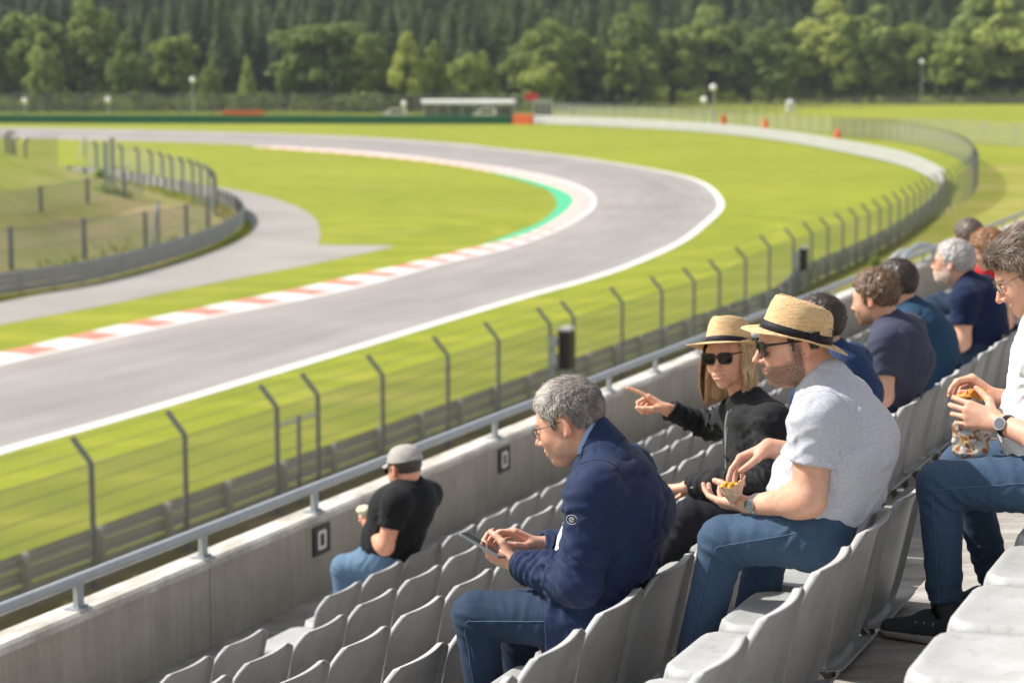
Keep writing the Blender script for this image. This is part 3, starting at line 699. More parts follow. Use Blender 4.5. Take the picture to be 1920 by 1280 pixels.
# ------------------------------------------------------------------ seats
def grid_shell(fn, nu, nv, thick):
    """fn(u,v)->point ; closed shell with given thickness along the normal"""
    P = np.array([[fn(u, v) for u in np.linspace(-1, 1, nu)] for v in np.linspace(0, 1, nv)])
    du = np.gradient(P, axis=1); dv = np.gradient(P, axis=0); n = np.cross(du, dv); n /= np.linalg.norm(n, axis=2)[:, :, None]+1e-12
    Q = P-n*thick; V = np.vstack([P.reshape(-1, 3), Q.reshape(-1, 3)]); m = nu*nv; Fc = []
    for j in range(nv-1):
        for i in range(nu-1):
            a = j*nu+i; Fc.append((a, a+1, a+nu+1, a+nu)); Fc.append((m+a, m+a+nu, m+a+nu+1, m+a+1))
    edge = [i for i in range(nu)]+[j*nu+nu-1 for j in range(1, nv)]+[(nv-1)*nu+i for i in range(nu-2, -1, -1)]+[j*nu for j in range(nv-2, 0, -1)]
    for a, b_ in zip(edge, edge[1:]+edge[:1]): Fc.append((b_, a, m+a, m+b_))
    return V, Fc
def seat_proto(loc):
    root = empty("stadium_seat", loc, RZ)
    HT = FLOOR; W = .242
    # back : a dished panel with a rolled rim; panel coordinates s (across) and q (up)
    def back(u, v):
        # v 0..1 bottom to top; the last few rows/columns form the rim turned backwards
        uu = max(-1, min(1, u/.90)); vv = max(0, min(1, (v-.08)/.84))
        z0, z1 = .315, HT-.002
        rt = .085; rb = .11
        z = z0+(z1-z0)*vv
        w = W-.012*(1-vv)
        if z > z1-rt: w -= rt-math.sqrt(max(0, rt*rt-(z-(z1-rt))**2))
        if z < z0+rb: w -= (rb-math.sqrt(max(0, rb*rb-((z0+rb)-z)**2)))*.55
        x = uu*w
        y = .012-.085*(vv-1)-.0+.02*math.cos(uu*math.pi/2)*-1+.02   # leaning, dished
        y -= .03*math.exp(-((vv-1)/.12)**2)*.5
        rim = max(abs(u)-.90, 0)/.10; rim2 = max(v-.92, 0)/.08; rim3 = max(.08-v, 0)/.08
        r_ = max(rim, rim2, rim3)
        if r_ > 0:
            y -= .026*math.sin(r_*math.pi/2)
            if rim > 0: x += math.copysign(.006*(1-math.cos(rim*math.pi/2)), u)
            if rim2 > 0: z += .006*(1-math.cos(rim2*math.pi/2))
            if rim3 > 0: z -= .006*(1-math.cos(rim3*math.pi/2))
        return (x, y, z)
    V, Fc = grid_shell(back, 25, 25, -.0045)
    b = MB(); b.add(V, Fc); b.build("backrest", M['seat'], root, smooth=True)
    zp = FLOOR-PAN
    def pan(u, v):
        # v 0 back .. 1 front, last rows roll down
        f = min(v/.86, 1); uu = max(-1, min(1, u/.94)); w = W-.016
        y = .085+.335*f; rc = .07
        if y > .42-rc: w -= (rc-math.sqrt(max(0, rc*rc-(y-(.42-rc))**2)))
        if y < .12: w -= .02*(.12-y)/.035
        x = uu*w; z = zp-.018*math.cos(uu*math.pi/2)*math.sin(min(f, 1)*math.pi)**.7+.03*(1-f)**3-.004*f
        rr = max(max(abs(u)-.94, 0)/.06, max(v-.86, 0)/.14)
        if rr > 0:
            z -= .052*(1-math.cos(rr*math.pi/2)) if v > .86 else .052*rr**1.3
            if v > .86: y += .016*math.sin(rr*math.pi/2)
            if abs(u) > .94: x += math.copysign(.005*math.sin(rr*math.pi/2), u)
        return (x, y, z)
    V, Fc = grid_shell(pan, 21, 21, .005)
    b = MB(); b.add(V, Fc); b.build("seat_pan", M['seat'], root, smooth=True)
    # lower bowl joining pan and back
    def bowl(u, v):
        a = v*math.pi/2; uu = u; w = W-.022-.03*abs(math.sin(a))
        y = .075-.045*math.cos(a)+.16*v*v; z = .350-.055*math.sin(a)
        return (uu*w, y, z+.03*uu*uu*v)
    V, Fc = grid_shell(bowl, 15, 9, .005)
    b = MB(); b.add(V, Fc); b.build("lower_shell", M['seat'], root, smooth=True)
    b = MB()
    for x in (-.12, .12): b.bar((x,.10,.14),(x,.33,zp-.045),.03,.02); b.bar((x,.09,.03),(x,.09,.30),.03,.012,up=(0,1,0))
    b.box((0,.085,.1),(.34,.012,.05)); b.build("bracket", M['bracket'], root)
    return root
SP = .504
ROWN = {4: "front row by the wall", 3: "second row from the wall", 2: "third row from the wall", 1: "fourth row from the wall", 0: "row of the man in the navy jacket", -1: "row of the man in the grey T-shirt", -2: "nearest row"}
# far-edge stations of the back tops measured on the photo
ROWS = {4: (10.52, 7.35, 27.5, [8.9]), 3: (10.0, 6.6, 24, []), 2: (7.49, 5.7, 20, []), 1: (5.98, 5.2, 16.5, []), 0: (5.882, 4.7, 15.6, []), -1: (6.11, 3.9, 6.7, []), -2: (5.52, 3.9, 6.9, [])}
OCC = {4: [("cap", 10.27, "the man in the cap")], 0: [("navy", 5.63, "the man in the navy jacket")], -1: [("grey", 5.86, "the man in the grey T-shirt")]}
ANCH = {4: (10.27, "the man in the cap"), 3: (10.2, "the man in the cap, one row behind him"), 0: (5.63, "the man in the navy jacket"), -1: (5.86, "the man in the grey T-shirt")}
ORD = ["", "first", "second", "third", "fourth", "fifth", "sixth", "seventh", "eighth", "ninth", "tenth", "eleventh", "twelfth", "thirteenth", "fourteenth", "fifteenth", "sixteenth", "seventeenth", "eighteenth", "nineteenth", "twentieth", "21st", "22nd", "23rd", "24th", "25th", "26th", "27th", "28th", "29th", "30th", "31st", "32nd", "33rd", "34th", "35th", "36th", "37th", "38th", "39th", "40th"]
proto = None
def in_view(t, i):
    v = row(t, rowD(i)+.1, rowH(i)+.15)-CAM; z = v@FW
    if z < .5: return False
    x = CX+F*(v@RT)/z; y = CY-F*(v@UP)/z
    return -60 < x < (2250 if i < -1 else 2010) and y < 1450
OCCUPIED = {0: [5.63, 7.7, 8.8, 10.0, 11.1, 12.5, 13.8, 15.0], 4: [10.27], -1: [5.86], -2: [6.9]}
WHO = {(0, 0): "under the man in the navy jacket", (0, 1): "under the woman in the straw hat", (0, 2): "under the man in blue hidden by the straw hat", (0, 3): "under the bearded man in slate blue", (0, 4): "under the man in teal", (0, 5): "under the white-haired man", (0, 6): "under the spectator with short ginger hair",
       (4, 0): "under the man in the grey cap", (-1, 0): "under the man in the grey T-shirt", (-2, 0): "under the man holding the crisp bag", (0, 7): "under the man in red"}
for i, (tip, a, z_, skip) in ROWS.items():
    c = tip-SP/2+.035; ks = range(-30, 60); n = 0; lst = []
    for k in ks:
        t = c+k*SP
        if a-.3 <= t <= z_ and in_view(t, i) and not any(abs(t-s) < SP/2 for s in skip): lst.append(t)
    occ = {}
    for q, to in enumerate(OCCUPIED.get(i, [])):
        if lst: occ[min(range(len(lst)), key=lambda j: abs(lst[j]-to))] = q
    for j, t in enumerate(lst):
        loc = row(t, rowD(i)-(.075 if i == -2 else 0), rowH(i)+FLOOR+(.06 if i == -2 else 0))
        if proto is None: proto = o = seat_proto(loc)
        else: o = copy_tree(proto); o.location = tuple(loc)
        rn = ROWN[i]
        if j in occ: lb = "grey plastic seat " + WHO[(i, occ[j])]
        else: lb = "empty grey seat, %s from the left in the %s" % (ORD[j+1] if j+1 < len(ORD) else str(j+1)+"th", rn)
        if i == 0 and j not in occ: lb = "empty grey seat, %s from the left, navy jacket man's row" % ORD[j+1]
        if i == -1 and j not in occ: lb = "empty grey seat, %s from the left, grey T-shirt man's row" % ORD[j+1]
        tag(o, lb, "seat", "grey stadium seats in rows")
# ------------------------------------------------------------------ vegetation
def leaf_mat(name, c0, c1, c2):
    m = mat(name, rough=.7, spec=.2); nt = m.node_tree; b = nt.nodes["Principled BSDF"]
    gi = nt.nodes.new("ShaderNodeNewGeometry"); oi = nt.nodes.new("ShaderNodeObjectInfo")
    c = ramp(nt, gi.outputs["Random Per Island"], [(0, c0), (.6, c1), (1, c2)])
    h = ramp(nt, oi.outputs["Random"], [(0, (.75,.82,.9)), (1, (1.25,1.15,1.0))])
    c = mix_rgb(nt, 1., c, h, 'MULTIPLY'); nt.links.new(c, b.inputs["Base Color"])
    tr = nt.nodes.new("ShaderNodeBsdfTranslucent"); nt.links.new(c, tr.inputs["Color"])
    mx = nt.nodes.new("ShaderNodeMixShader"); mx.inputs[0].default_value = .45
    nt.links.new(b.outputs[0], mx.inputs[1]); nt.links.new(tr.outputs[0], mx.inputs[2]); nt.links.new(mx.outputs[0], nt.nodes["Material Output"].inputs[0])
    return m
M['leaf_a'] = leaf_mat("mid_green_leaves", (.17,.24,.06), (.25,.325,.085), (.33,.40,.12))
M['leaf_b'] = leaf_mat("pale_green_leaves", (.28,.35,.09), (.38,.45,.13), (.47,.53,.17))
M['leaf_c'] = leaf_mat("dark_needles", (.075,.125,.055), (.11,.175,.075), (.16,.23,.10))
M['bark'] = mat("bark", (.11,.085,.065), .9, noise=(3, .3, (.06,.05,.04)))
def rand_unit(n):
    v = NR.normal(size=(n, 3)); return v/np.linalg.norm(v, axis=1)[:, None]
def leaves(cent, rad, per, size):
    """leaf-sized quads on the clumps"""
    n = len(cent)*per; c = np.repeat(cent, per, 0); r = np.repeat(rad, per); u = rand_unit(n)
    u[:, 2] = np.where(u[:, 2] < -.35, -u[:, 2], u[:, 2])
    p = c+u*(r*NR.uniform(.72, 1.06, n))[:, None]
    nn = u+rand_unit(n)*.75; nn /= np.linalg.norm(nn, axis=1)[:, None]
    a = np.cross(nn, rand_unit(n)); a /= np.linalg.norm(a, axis=1)[:, None]; b = np.cross(nn, a)
    s = size*NR.uniform(.6, 1.3, n)[:, None]
    V = np.stack([p-a*s, p-b*s*.6, p+a*s, p+b*s*.6], 1).reshape(-1, 3); return V, np.arange(len(V)).reshape(-1, 4)
def deciduous(name, m, seed, h=15, w=6.0):
    NR.seed(seed); root_v = []
    k = 70; u = rand_unit(k*3); u = u[u[:, 2] > -.75][:k]; rr = NR.uniform(.25, 1, k)**.45
    lump = 1+.22*np.sin(u[:, 0]*3.1+seed)+.2*np.sin(u[:, 1]*4.3+seed*2)+.12*np.sin(u[:, 2]*5+seed)
    cent = u*rr[:, None]*lump[:, None]*np.array([w*.78, w*.78, h*.40]); cent[:, 2] += h*.53
    cent[:, :2] *= (1-.25*np.clip((cent[:, 2]-h*.6)/(h*.4), 0, 1))[:, None]
    rad = NR.uniform(.15, .29, k)*w
    V, Fq = leaves(cent, rad, 120, .38)
    return V, Fq, cent
def conifer_arrays(seed, h=24, w=3.6, per=1500):
    NR.seed(seed); z = NR.uniform(.06, 1, per)**.85; tier = np.floor(z*19)/19+NR.uniform(0, .028, per); tier = np.clip(tier, 0, .995)
    an = NR.uniform(0, 2*math.pi, per); prof = (1-tier)**.8*(1+.25*np.sin(an*3+seed+tier*9)); r = w*1.25*prof*NR.uniform(.25, 1, per)**.5
    p = np.stack([r*np.cos(an), r*np.sin(an), h*tier-r*.32], 1)
    o_ = np.stack([np.cos(an), np.sin(an), np.full(per, -.45)], 1); sd = np.stack([-np.sin(an), np.cos(an), NR.uniform(-.5, .5, per)], 1)
    L = (.55+.75*(1-tier))[:, None]*(1.35 if per < 1000 else 1)*NR.uniform(.7, 1.2, per)[:, None]; 
    V = np.stack([p-o_*L*.5, p+sd*L*.42, p+o_*L, p-sd*L*.42], 1).reshape(-1, 3); return V, np.arange(len(V)).reshape(-1, 4)
def trunk_mesh(h, r, limbs=5, seed=0):
    rs = random.Random(seed); b = MB(); b.tube([(0,0,-.5),(.05*h*.2,0,h*.35),(0,.1,h*.7),(.1,0,h)], [r*1.3, r, r*.6, r*.15], 8)
    for k in range(limbs):
        z = h*(.3+.4*k/limbs); a = rs.uniform(0, 6.28); L = h*.28; b.tube([(0,0,z),(math.cos(a)*L*.5, math.sin(a)*L*.5, z+L*.35),(math.cos(a)*L, math.sin(a)*L, z+L*.75)], [r*.45, r*.3, r*.08], 6)
    return b
protos = {}
def make_tree(kind, v):
    if kind == 'con':
        V, Fq = conifer_arrays(v*13+5, 25, 3.7, 1700); root = empty("conifer_tree", (0,0,0))
        np_mesh("crown", V, Fq, M['leaf_c'], root, smooth=False); trunk_mesh(22, .32, 0).build("trunk", M['bark'], root, smooth=True)
    else:
        m = M['leaf_a'] if kind == 'dec' else M['leaf_b']; h = 15 if kind == 'dec' else 13; V, Fq, c = deciduous("x", m, v*17+3+(50 if kind == 'pale' else 0), h, 6.2 if kind == 'dec' else 5.2); root = empty("deciduous_tree", (0,0,0))
        np_mesh("crown", V, Fq, m, root, smooth=False); trunk_mesh(h*.75, .36, 6, v).build("trunk", M['bark'], root, smooth=True)
    return root
used = {}
def plant(kind, v, px, Y, top_px, z0=0.0, wide=1.0, label=None, group=None):
    """place a tree whose crown centre sits at column px, at distance Y, top at row top_px"""
    x = (px-CX)/F*Y; z_top = CAMZ+(125-top_px)/F*Y*1.01; base = max(z0, hill_h(x, Y)); H0 = {'con': 25.0, 'dec': 15.0*.97, 'pale': 13.0*.97}[kind]
    s = max(4.0, z_top-base)/H0
    key = (kind, v)
    if key not in protos: protos[key] = make_tree(kind, v)
    if key not in used: o = protos[key]; used[key] = 1
    else: o = copy_tree(protos[key])
    o.location = (x, Y, base); o.scale = (s*wide, s*wide, s); o.rotation_euler = (0, 0, random.uniform(0, 6.28)); tag(o, label, "tree", group); return o
G1 = "broadleaf trees along the forest edge"; G2 = "dark conifers in the forest"
dec = [ # px, top, dist, width, kind
 (60,20,470,1.0,'dec'),(95,85,452,.75,'pale'),(165,30,475,1.1,'dec'),(245,75,455,.8,'dec'),(400,120,450,.6,'dec'),(330,60,470,.8,'dec'),(470,118,448,.5,'pale'),
 (610,35,462,1.5,'dec'),(690,80,458,1.0,'dec'),(765,80,450,.75,'pale'),(870,98,450,.8,'pale'),(815,90,462,.8,'dec'),(1010,62,500,1.3,'dec'),(1012,115,470,1.3,'pale'),(1100,60,520,.9,'pale'),(1150,85,515,1.1,'dec'),
 (1195,35,545,1.0,'dec'),(1258,52,550,1.2,'pale'),(1200,98,530,1.1,'dec'),(1330,42,556,1.3,'pale'),(1400,62,552,1.3,'dec'),(1465,120,548,.6,'dec'),(1440,56,565,1.2,'dec'),(1545,30,566,1.2,'pale'),(1630,28,572,1.1,'pale'),
 (1700,40,575,1.0,'dec'),(1780,72,562,1.3,'dec'),(1820,8,585,1.2,'pale'),(1880,20,575,1.4,'pale'),(1950,30,575,1.4,'dec'),(1600,55,560,.9,'dec'),(15,60,465,1.0,'dec'),(-60,40,465,1.3,'dec'),(540,110,455,.6,'dec'),(905,105,470,.8,'dec')]
dec.sort(key=lambda a: a[0])
for n, (px, top, Y, w, kd) in enumerate(dec):
    side = "broad mid-green" if kd == 'dec' else "pale yellow-green"
    plant(kd, n % 4, px, Y, top, 0, w*1.0, "%s broadleaf tree at the forest edge, %s from the left of the photo" % (side, ORD[n+1]), G1)
con = []
for px in range(-80, 2050, 34):
    Y0 = 485 if px < 930 else (545 if px < 1150 else 590); con.append((px+random.uniform(-12, 12), random.uniform(-10, 35) if px < 980 or px > 1560 else random.uniform(5, 40), Y0+random.uniform(0, 25)))
for n, (px, top, Y) in enumerate(con):
    plant('con', n % 5, px, Y, top, 0, random.uniform(1.0, 1.35), "tall dark conifer in the forest, %s%s from the left of the photo" % (n+1, {1: "st", 2: "nd", 3: "rd"}.get((n+1) % 10 if n+1 not in (11, 12, 13) else 0, "th")), G2)
def hillside():
    xs_ = np.linspace(-700, 700, 40); ys_ = np.linspace(470, 1400, 60); V = [(x, y, hill_h(x, y)+.05) for y in ys_ for x in xs_ ]; n = 40
    Fc = [(j*n+i, j*n+i+1, (j+1)*n+i+1, (j+1)*n+i) for j in range(59) for i in range(n-1) if (ys_[j] >= 600 or xs_[i+1] < 12)]
    sheet("forest_floor", V, Fc, mat("forest_floor", (.035,.055,.028), .95, noise=(.2, .3, (.02,.035,.018))), smooth=True)
hillside()
def forest_mass():
    VV = []; FF_ = []; n = 0; base = [conifer_arrays(100+k, 24, 3.9, 520) for k in range(4)]; rs = np.random.RandomState(3)
    for Y in list(range(520, 640, 22))+list(range(640, 940, 15)):
        xm = Y*.29; 
        for x in np.arange(-xm, xm, 4.6):
            xx = x+rs.uniform(-2.5, 2.5); yy = Y+rs.uniform(-6, 6)
            if yy < 615 and xx > 0.06*Y: yy = 615+rs.uniform(0, 20)
            V, Fq = base[rs.randint(4)]; s = rs.uniform(.8, 1.15); a = rs.uniform(0, 6.28); R = np.array([[math.cos(a), -math.sin(a), 0], [math.sin(a), math.cos(a), 0], [0, 0, 1]])
            VV.append(V @ R.T*s+np.array([xx, yy, hill_h(xx, yy)])); FF_.append(Fq+n); n += len(V)
    o = np_mesh("forest", np.vstack(VV), np.vstack(FF_), M['leaf_c'], smooth=False); tag(o, "dense dark conifer forest covering the hillside", None, None, 'stuff')
forest_mass()
# undergrowth at the foot of the trees
def shrubs():
    NR.seed(5); n = 520; x = NR.uniform(-150, 170, n); Y = np.where(x < 6, 445, np.where(x < 25, 500+ (x-6)*2.3, 560))+NR.uniform(0, 14, n)
    cent = np.stack([x, Y, NR.uniform(.3, 2.5, n)], 1); V, Fq = leaves(cent, NR.uniform(1.3, 2.8, n), 34, .42); o = np_mesh("undergrowth", V, Fq, M['leaf_a'], smooth=False); tag(o, "low undergrowth along the foot of the forest", None, None, 'stuff')
shrubs()
def bush(px, py, r, label, z=1.0):
    z = 0.0
    if px < 600:
        for _ in range(12): z = .5*z+.5*bank_h(gpt(px, py, z))
    p = gpt(px, py, z); NR.seed(int(px)); root = empty("green_bush", p); k = 14; c = rand_unit(k)*NR.uniform(.3, 1, k)[:, None]*r*.7; c[:, 2] = np.abs(c[:, 2])*.9+r*.25
    V, Fq = leaves(c, np.full(k, r*.34), 60, r*.10); np_mesh("foliage", V, Fq, M['leaf_b'], root, smooth=False); b = MB()
    for q in range(5): b.tube([(0,0,-.4), (c[q][0]*.6, c[q][1]*.6, c[q][2]*.7)], [.05,.02], 5)
    b.build("stem", M['bark'], root); tag(root, label, "bush")
bush(203, 390, 1.5, "bright green bush at the foot of the thick grey masts"); bush(186, 352, 1.2, "smaller green bush behind the thick grey masts", 1.2)
bush(1640, 505, .55, "small green weed clump on the verge behind the far seats", 0.0)
# dry grass tufts on the verge and bank
def tufts():
    NR.seed(11); P = []
    for _ in range(5200):
        t = NR.uniform(24, 150); d = NR.uniform(8, 22.2); p = row(t, d, 10.0); P.append(p)
    P = np.array(P); n = len(P); a = NR.uniform(0, 6.28, n); s = NR.uniform(.08, .32, n)
    o_ = np.stack([np.cos(a), np.sin(a), 0*a], 1); top = P+o_*s[:, None]*.5+np.array([0,0,1])*s[:, None]
    V = np.stack([P-o_*.05, P+np.cross(o_, [0,0,1])*.12, top, P-np.cross(o_, [0,0,1])*.12], 1).reshape(-1, 3); o = np_mesh("dry_grass", V, np.arange(len(V)).reshape(-1, 4), M['tuft'], smooth=False); tag(o, "tufts of dry grass on the verge", None, None, 'stuff')
    Q = []
    for _ in range(9000):
        i = NR.randint(len(IB)); f = NR.uniform(.02, .75); cen = gpt(-260, 372); p = IB[i]*(1-f)+cen*f; p[2] = bank_h(p)+.02; Q.append(p)
    P = np.array(Q); n = len(P); a = NR.uniform(0, 6.28, n); s = NR.uniform(.1, .5, n); o_ = np.stack([np.cos(a), np.sin(a), 0*a], 1); top = P+o_*s[:, None]*.5+np.array([0,0,1])*s[:, None]
    V = np.stack([P-o_*.05, P+np.cross(o_, [0,0,1])*.2, top, P-np.cross(o_, [0,0,1])*.2], 1).reshape(-1, 3); o = np_mesh("bank_grass", V, np.arange(len(V)).reshape(-1, 4), M['tuft'], smooth=False); tag(o, "tufts of grass on the bank", None, None, 'stuff')
M['tuft'] = leaf_mat("dry_tuft", (.15,.21,.03), (.24,.28,.06), (.38,.33,.14))
tufts()
# ------------------------------------------------------------------ sculpting with distance fields
def nrm(v): v = np.array(v, float); return v/max(np.linalg.norm(v), 1e-9)
def A3(*v): return np.array(v, float)
LAT = np.random.RandomState(42).rand(32, 32, 32).astype(np.float32)
def vnoise(P, f):
    q = P*f; i = np.floor(q).astype(int); w = q-i; w = w*w*(3-2*w); r = 0
    for dx in (0, 1):
        for dy in (0, 1):
            for dz in (0, 1):
                wt = (w[:, 0] if dx else 1-w[:, 0])*(w[:, 1] if dy else 1-w[:, 1])*(w[:, 2] if dz else 1-w[:, 2])
                r = r+wt*LAT[(i[:, 0]+dx) % 32, (i[:, 1]+dy) % 32, (i[:, 2]+dz) % 32]
    return r
class Grid:
    def __init__(s, lo, hi, vox):
        s.lo = np.array(lo, float); s.vox = vox; n = np.ceil((np.array(hi)-s.lo)/vox).astype(int)+1; s.n = n
        s.d = np.full(n, .2, np.float32); s.ax = [(s.lo[k]+vox*np.arange(n[k])).astype(np.float32) for k in range(3)]
    def add(s, prim, k=.0, op='u'):
        fn, lo, hi = prim; m = k+s.vox*3+.012
        a = [max(0, int((lo[j]-m-s.lo[j])/s.vox)) for j in range(3)]; b = [min(s.n[j], int((hi[j]+m-s.lo[j])/s.vox)+2) for j in range(3)]
        if any(a[j] >= b[j] for j in range(3)): return s
        X = s.ax[0][a[0]:b[0], None, None]; Y = s.ax[1][None, a[1]:b[1], None]; Z = s.ax[2][None, None, a[2]:b[2]]
        d = fn(X, Y, Z).astype(np.float32); sl = np.s_[a[0]:b[0], a[1]:b[1], a[2]:b[2]]; o = s.d[sl]
        if op == 'u':
            if k > 0: h = np.maximum(k-np.abs(o-d), 0)/k; s.d[sl] = np.minimum(o, d)-h*h*k*.25
            else: s.d[sl] = np.minimum(o, d)
        elif op == 's':
            if k > 0: h = np.maximum(k-np.abs(-o-d), 0)/k; s.d[sl] = np.maximum(o, -d)+h*h*k*.25
            else: s.d[sl] = np.maximum(o, -d)
        return s
    def cut(s, p, n, k=0):
        """keep the side opposite to n"""
        n = nrm(n); d = ((s.ax[0][:, None, None]-p[0])*n[0]+(s.ax[1][None, :, None]-p[1])*n[1]+(s.ax[2][None, None, :]-p[2])*n[2])
        s.d = np.maximum(s.d, d.astype(np.float32)); return s
    def displace(s, fn, band=.03):
        idx = np.argwhere(np.abs(s.d) < band); P = s.lo+idx*s.vox
        s.d[idx[:, 0], idx[:, 1], idx[:, 2]] += fn(P).astype(np.float32); return s
    def sample(s, p):
        q = (np.array(p)-s.lo)/s.vox; i = np.clip(q.astype(int), 0, s.n-2); w = q-i; r = 0
        for dx in (0, 1):
            for dy in (0, 1):
                for dz in (0, 1): r += (w[0] if dx else 1-w[0])*(w[1] if dy else 1-w[1])*(w[2] if dz else 1-w[2])*s.d[i[0]+dx, i[1]+dy, i[2]+dz]
        return r
    def surf(s, p, dirv, mx=.4):
        """march from p along dirv until outside; returns the surface point"""
        dirv = nrm(dirv); q = np.array(p, float); t = 0
        while t < mx and s.sample(q+dirv*t) < 0: t += s.vox*.5
        return q+dirv*t
    def mesh(s, smooth=2):
        d = s.d; sg = d < 0; c = np.zeros(np.array(d.shape)-1, np.int8)
        for dx in (0, 1):
            for dy in (0, 1):
                for dz in (0, 1): c += sg[dx:d.shape[0]-1+dx, dy:d.shape[1]-1+dy, dz:d.shape[2]-1+dz]
        act = (c > 0) & (c < 8); idx = np.argwhere(act); ids = np.full(act.shape, -1, np.int32); ids[act] = np.arange(len(idx))
        acc = np.zeros((len(idx), 3)); cnt = np.zeros(len(idx)); cr = [(x, y, z) for x in (0, 1) for y in (0, 1) for z in (0, 1)]
        for a in cr:
            for k in range(3):
                if a[k]: continue
                b = list(a); b[k] = 1; da = d[idx[:, 0]+a[0], idx[:, 1]+a[1], idx[:, 2]+a[2]]; db = d[idx[:, 0]+b[0], idx[:, 1]+b[1], idx[:, 2]+b[2]]
                m = (da < 0) != (db < 0); t = np.where(m, da/np.where(m, da-db, 1), 0); p = np.tile(np.array(a, float), (len(idx), 1)); p[:, k] += t
                acc[m] += p[m]; cnt[m] += 1
        V = s.lo+(idx+acc/np.maximum(cnt, 1)[:, None])*s.vox; Q = []
        for k in range(3):
            i1, i2 = [(1, 2), (2, 0), (0, 1)][k]
            s0 = [slice(1, -1)]*3; s0[k] = slice(0, -1); s1 = list(s0); s1[k] = slice(1, None)
            A_, B_ = sg[tuple(s0)], sg[tuple(s1)]; e = np.argwhere(A_ != B_); off = np.ones(3, int); off[k] = 0; e = e+off
            o1 = np.zeros(3, int); o1[i1] = 1; o2 = np.zeros(3, int); o2[i2] = 1
            q = np.stack([ids[tuple((e-o1-o2).T)], ids[tuple((e-o2).T)], ids[tuple(e.T)], ids[tuple((e-o1).T)]], 1)
            flip = ~sg[tuple(e.T)]; q[flip] = q[flip][:, ::-1]; Q.append(q[(q >= 0).all(1)])
        Q = np.vstack(Q)
        for _ in range(smooth):
            S = np.zeros_like(V); n = np.zeros(len(V))
            for a, b in ((0, 1), (1, 2), (2, 3), (3, 0)):
                for x, y in ((a, b), (b, a)):
                    for j in range(3): S[:, j] += np.bincount(Q[:, x], V[Q[:, y], j], len(V))
                    n += np.bincount(Q[:, x], minlength=len(V))
            V = V*.5+.5*S/np.maximum(n, 1)[:, None]
        return V, Q
def bb(pts, r): pts = np.array(pts); return pts.min(0)-r, pts.max(0)+r
def cone(a, b, ra, rb):
    a = np.array(a, float); b = np.array(b, float); ab = b-a; L2 = max(ab@ab, 1e-9)
    def fn(X, Y, Z):
        x, y, z = X-a[0], Y-a[1], Z-a[2]; h = np.clip((x*ab[0]+y*ab[1]+z*ab[2])/L2, 0, 1)
        return np.sqrt((x-h*ab[0])**2+(y-h*ab[1])**2+(z-h*ab[2])**2)-(ra+(rb-ra)*h)
    lo, hi = bb([a, b], max(ra, rb)); return fn, lo, hi
def ell(c, r, R=None):
    c = np.array(c, float); R = np.eye(3) if R is None else np.array(R, float)
    def fn(X, Y, Z):
        x, y, z = X-c[0], Y-c[1], Z-c[2]; k0 = 0; k1 = 0
        for i in range(3): u = (x*R[i, 0]+y*R[i, 1]+z*R[i, 2])/r[i]; k0 = k0+u*u; k1 = k1+(u/r[i])**2
        k0 = np.sqrt(k0); k1 = np.sqrt(k1)+1e-6; return k0*(k0-1)/k1
    ex = np.sqrt(((R*np.array(r)[:, None])**2).sum(0)); return fn, c-ex, c+ex
def econe(a, b, side, A_, B_):
    a = np.array(a, float); b = np.array(b, float); ab = b-a; L = np.linalg.norm(ab); ax = ab/max(L, 1e-6); s = nrm(np.array(side)-ax*np.dot(side, ax)); f = np.cross(ax, s)
    def fn(X, Y, Z):
        x, y, z = X-a[0], Y-a[1], Z-a[2]; l = x*ax[0]+y*ax[1]+z*ax[2]; h = np.clip(l/max(L, 1e-6), 0, 1); w = A_[0]+(B_[0]-A_[0])*h; d = A_[1]+(B_[1]-A_[1])*h; m = (w+d)*.4
        u = (x*s[0]+y*s[1]+z*s[2])/w; v = (x*f[0]+y*f[1]+z*f[2])/d; e = (l-h*L)/m
        k0 = np.sqrt(u*u+v*v+e*e); k1 = np.sqrt((u/w)**2+(v/d)**2+(e/m)**2)+1e-6; return k0*(k0-1)/k1
    lo, hi = bb([a, b], max(A_+B_)); return fn, lo, hi
def clipped(prim, *planes):
    fn, lo, hi = prim
    def g(X, Y, Z):
        d = fn(X, Y, Z)
        for p, n in planes: n = nrm(n); d = np.maximum(d, (X-p[0])*n[0]+(Y-p[1])*n[1]+(Z-p[2])*n[2])
        return d
    return g, lo, hi
def shell(prim, t):
    fn, lo, hi = prim; return (lambda X, Y, Z: np.abs(fn(X, Y, Z))-t), lo-t, hi+t
def grid_for(prims, vox, pad=.03):
    lo = np.min([p[1] for p in prims], 0)-pad; hi = np.max([p[2] for p in prims], 0)+pad; return Grid(lo, hi, vox)
# ------------------------------------------------------------------ materials for people
def tint_mat(name, rough=.55, sub=0, fine=(0, 0), spec=.4, bump=(300, .1, .0006)):
    m = mat(name, rough=rough, spec=spec, sub=sub); nt = m.node_tree; b = nt.nodes["Principled BSDF"]
    at = nt.nodes.new("ShaderNodeAttribute"); at.attribute_name = "tint"; v = mapping(nt)
    c = mix_rgb(nt, 1., at.outputs["Color"], ramp(nt, noise(nt, v, 38, 4), [(.3, (.90,.86,.85)), (.7, (1.06,1.06,1.06))]), 'MULTIPLY')
    nt.links.new(c, b.inputs["Base Color"])
    bp = nt.nodes.new("ShaderNodeBump"); bp.inputs["Strength"].default_value = bump[1]; bp.inputs["Distance"].default_value = bump[2]
    nt.links.new(noise(nt, v, bump[0], 3), bp.inputs["Height"]); nt.links.new(bp.outputs["Normal"], b.inputs["Normal"]); return m
M['skin'] = tint_mat("skin", .52, .06, bump=(330, .45, .0011)); M['hair'] = tint_mat("hair_strands", .45, 0, spec=.5)
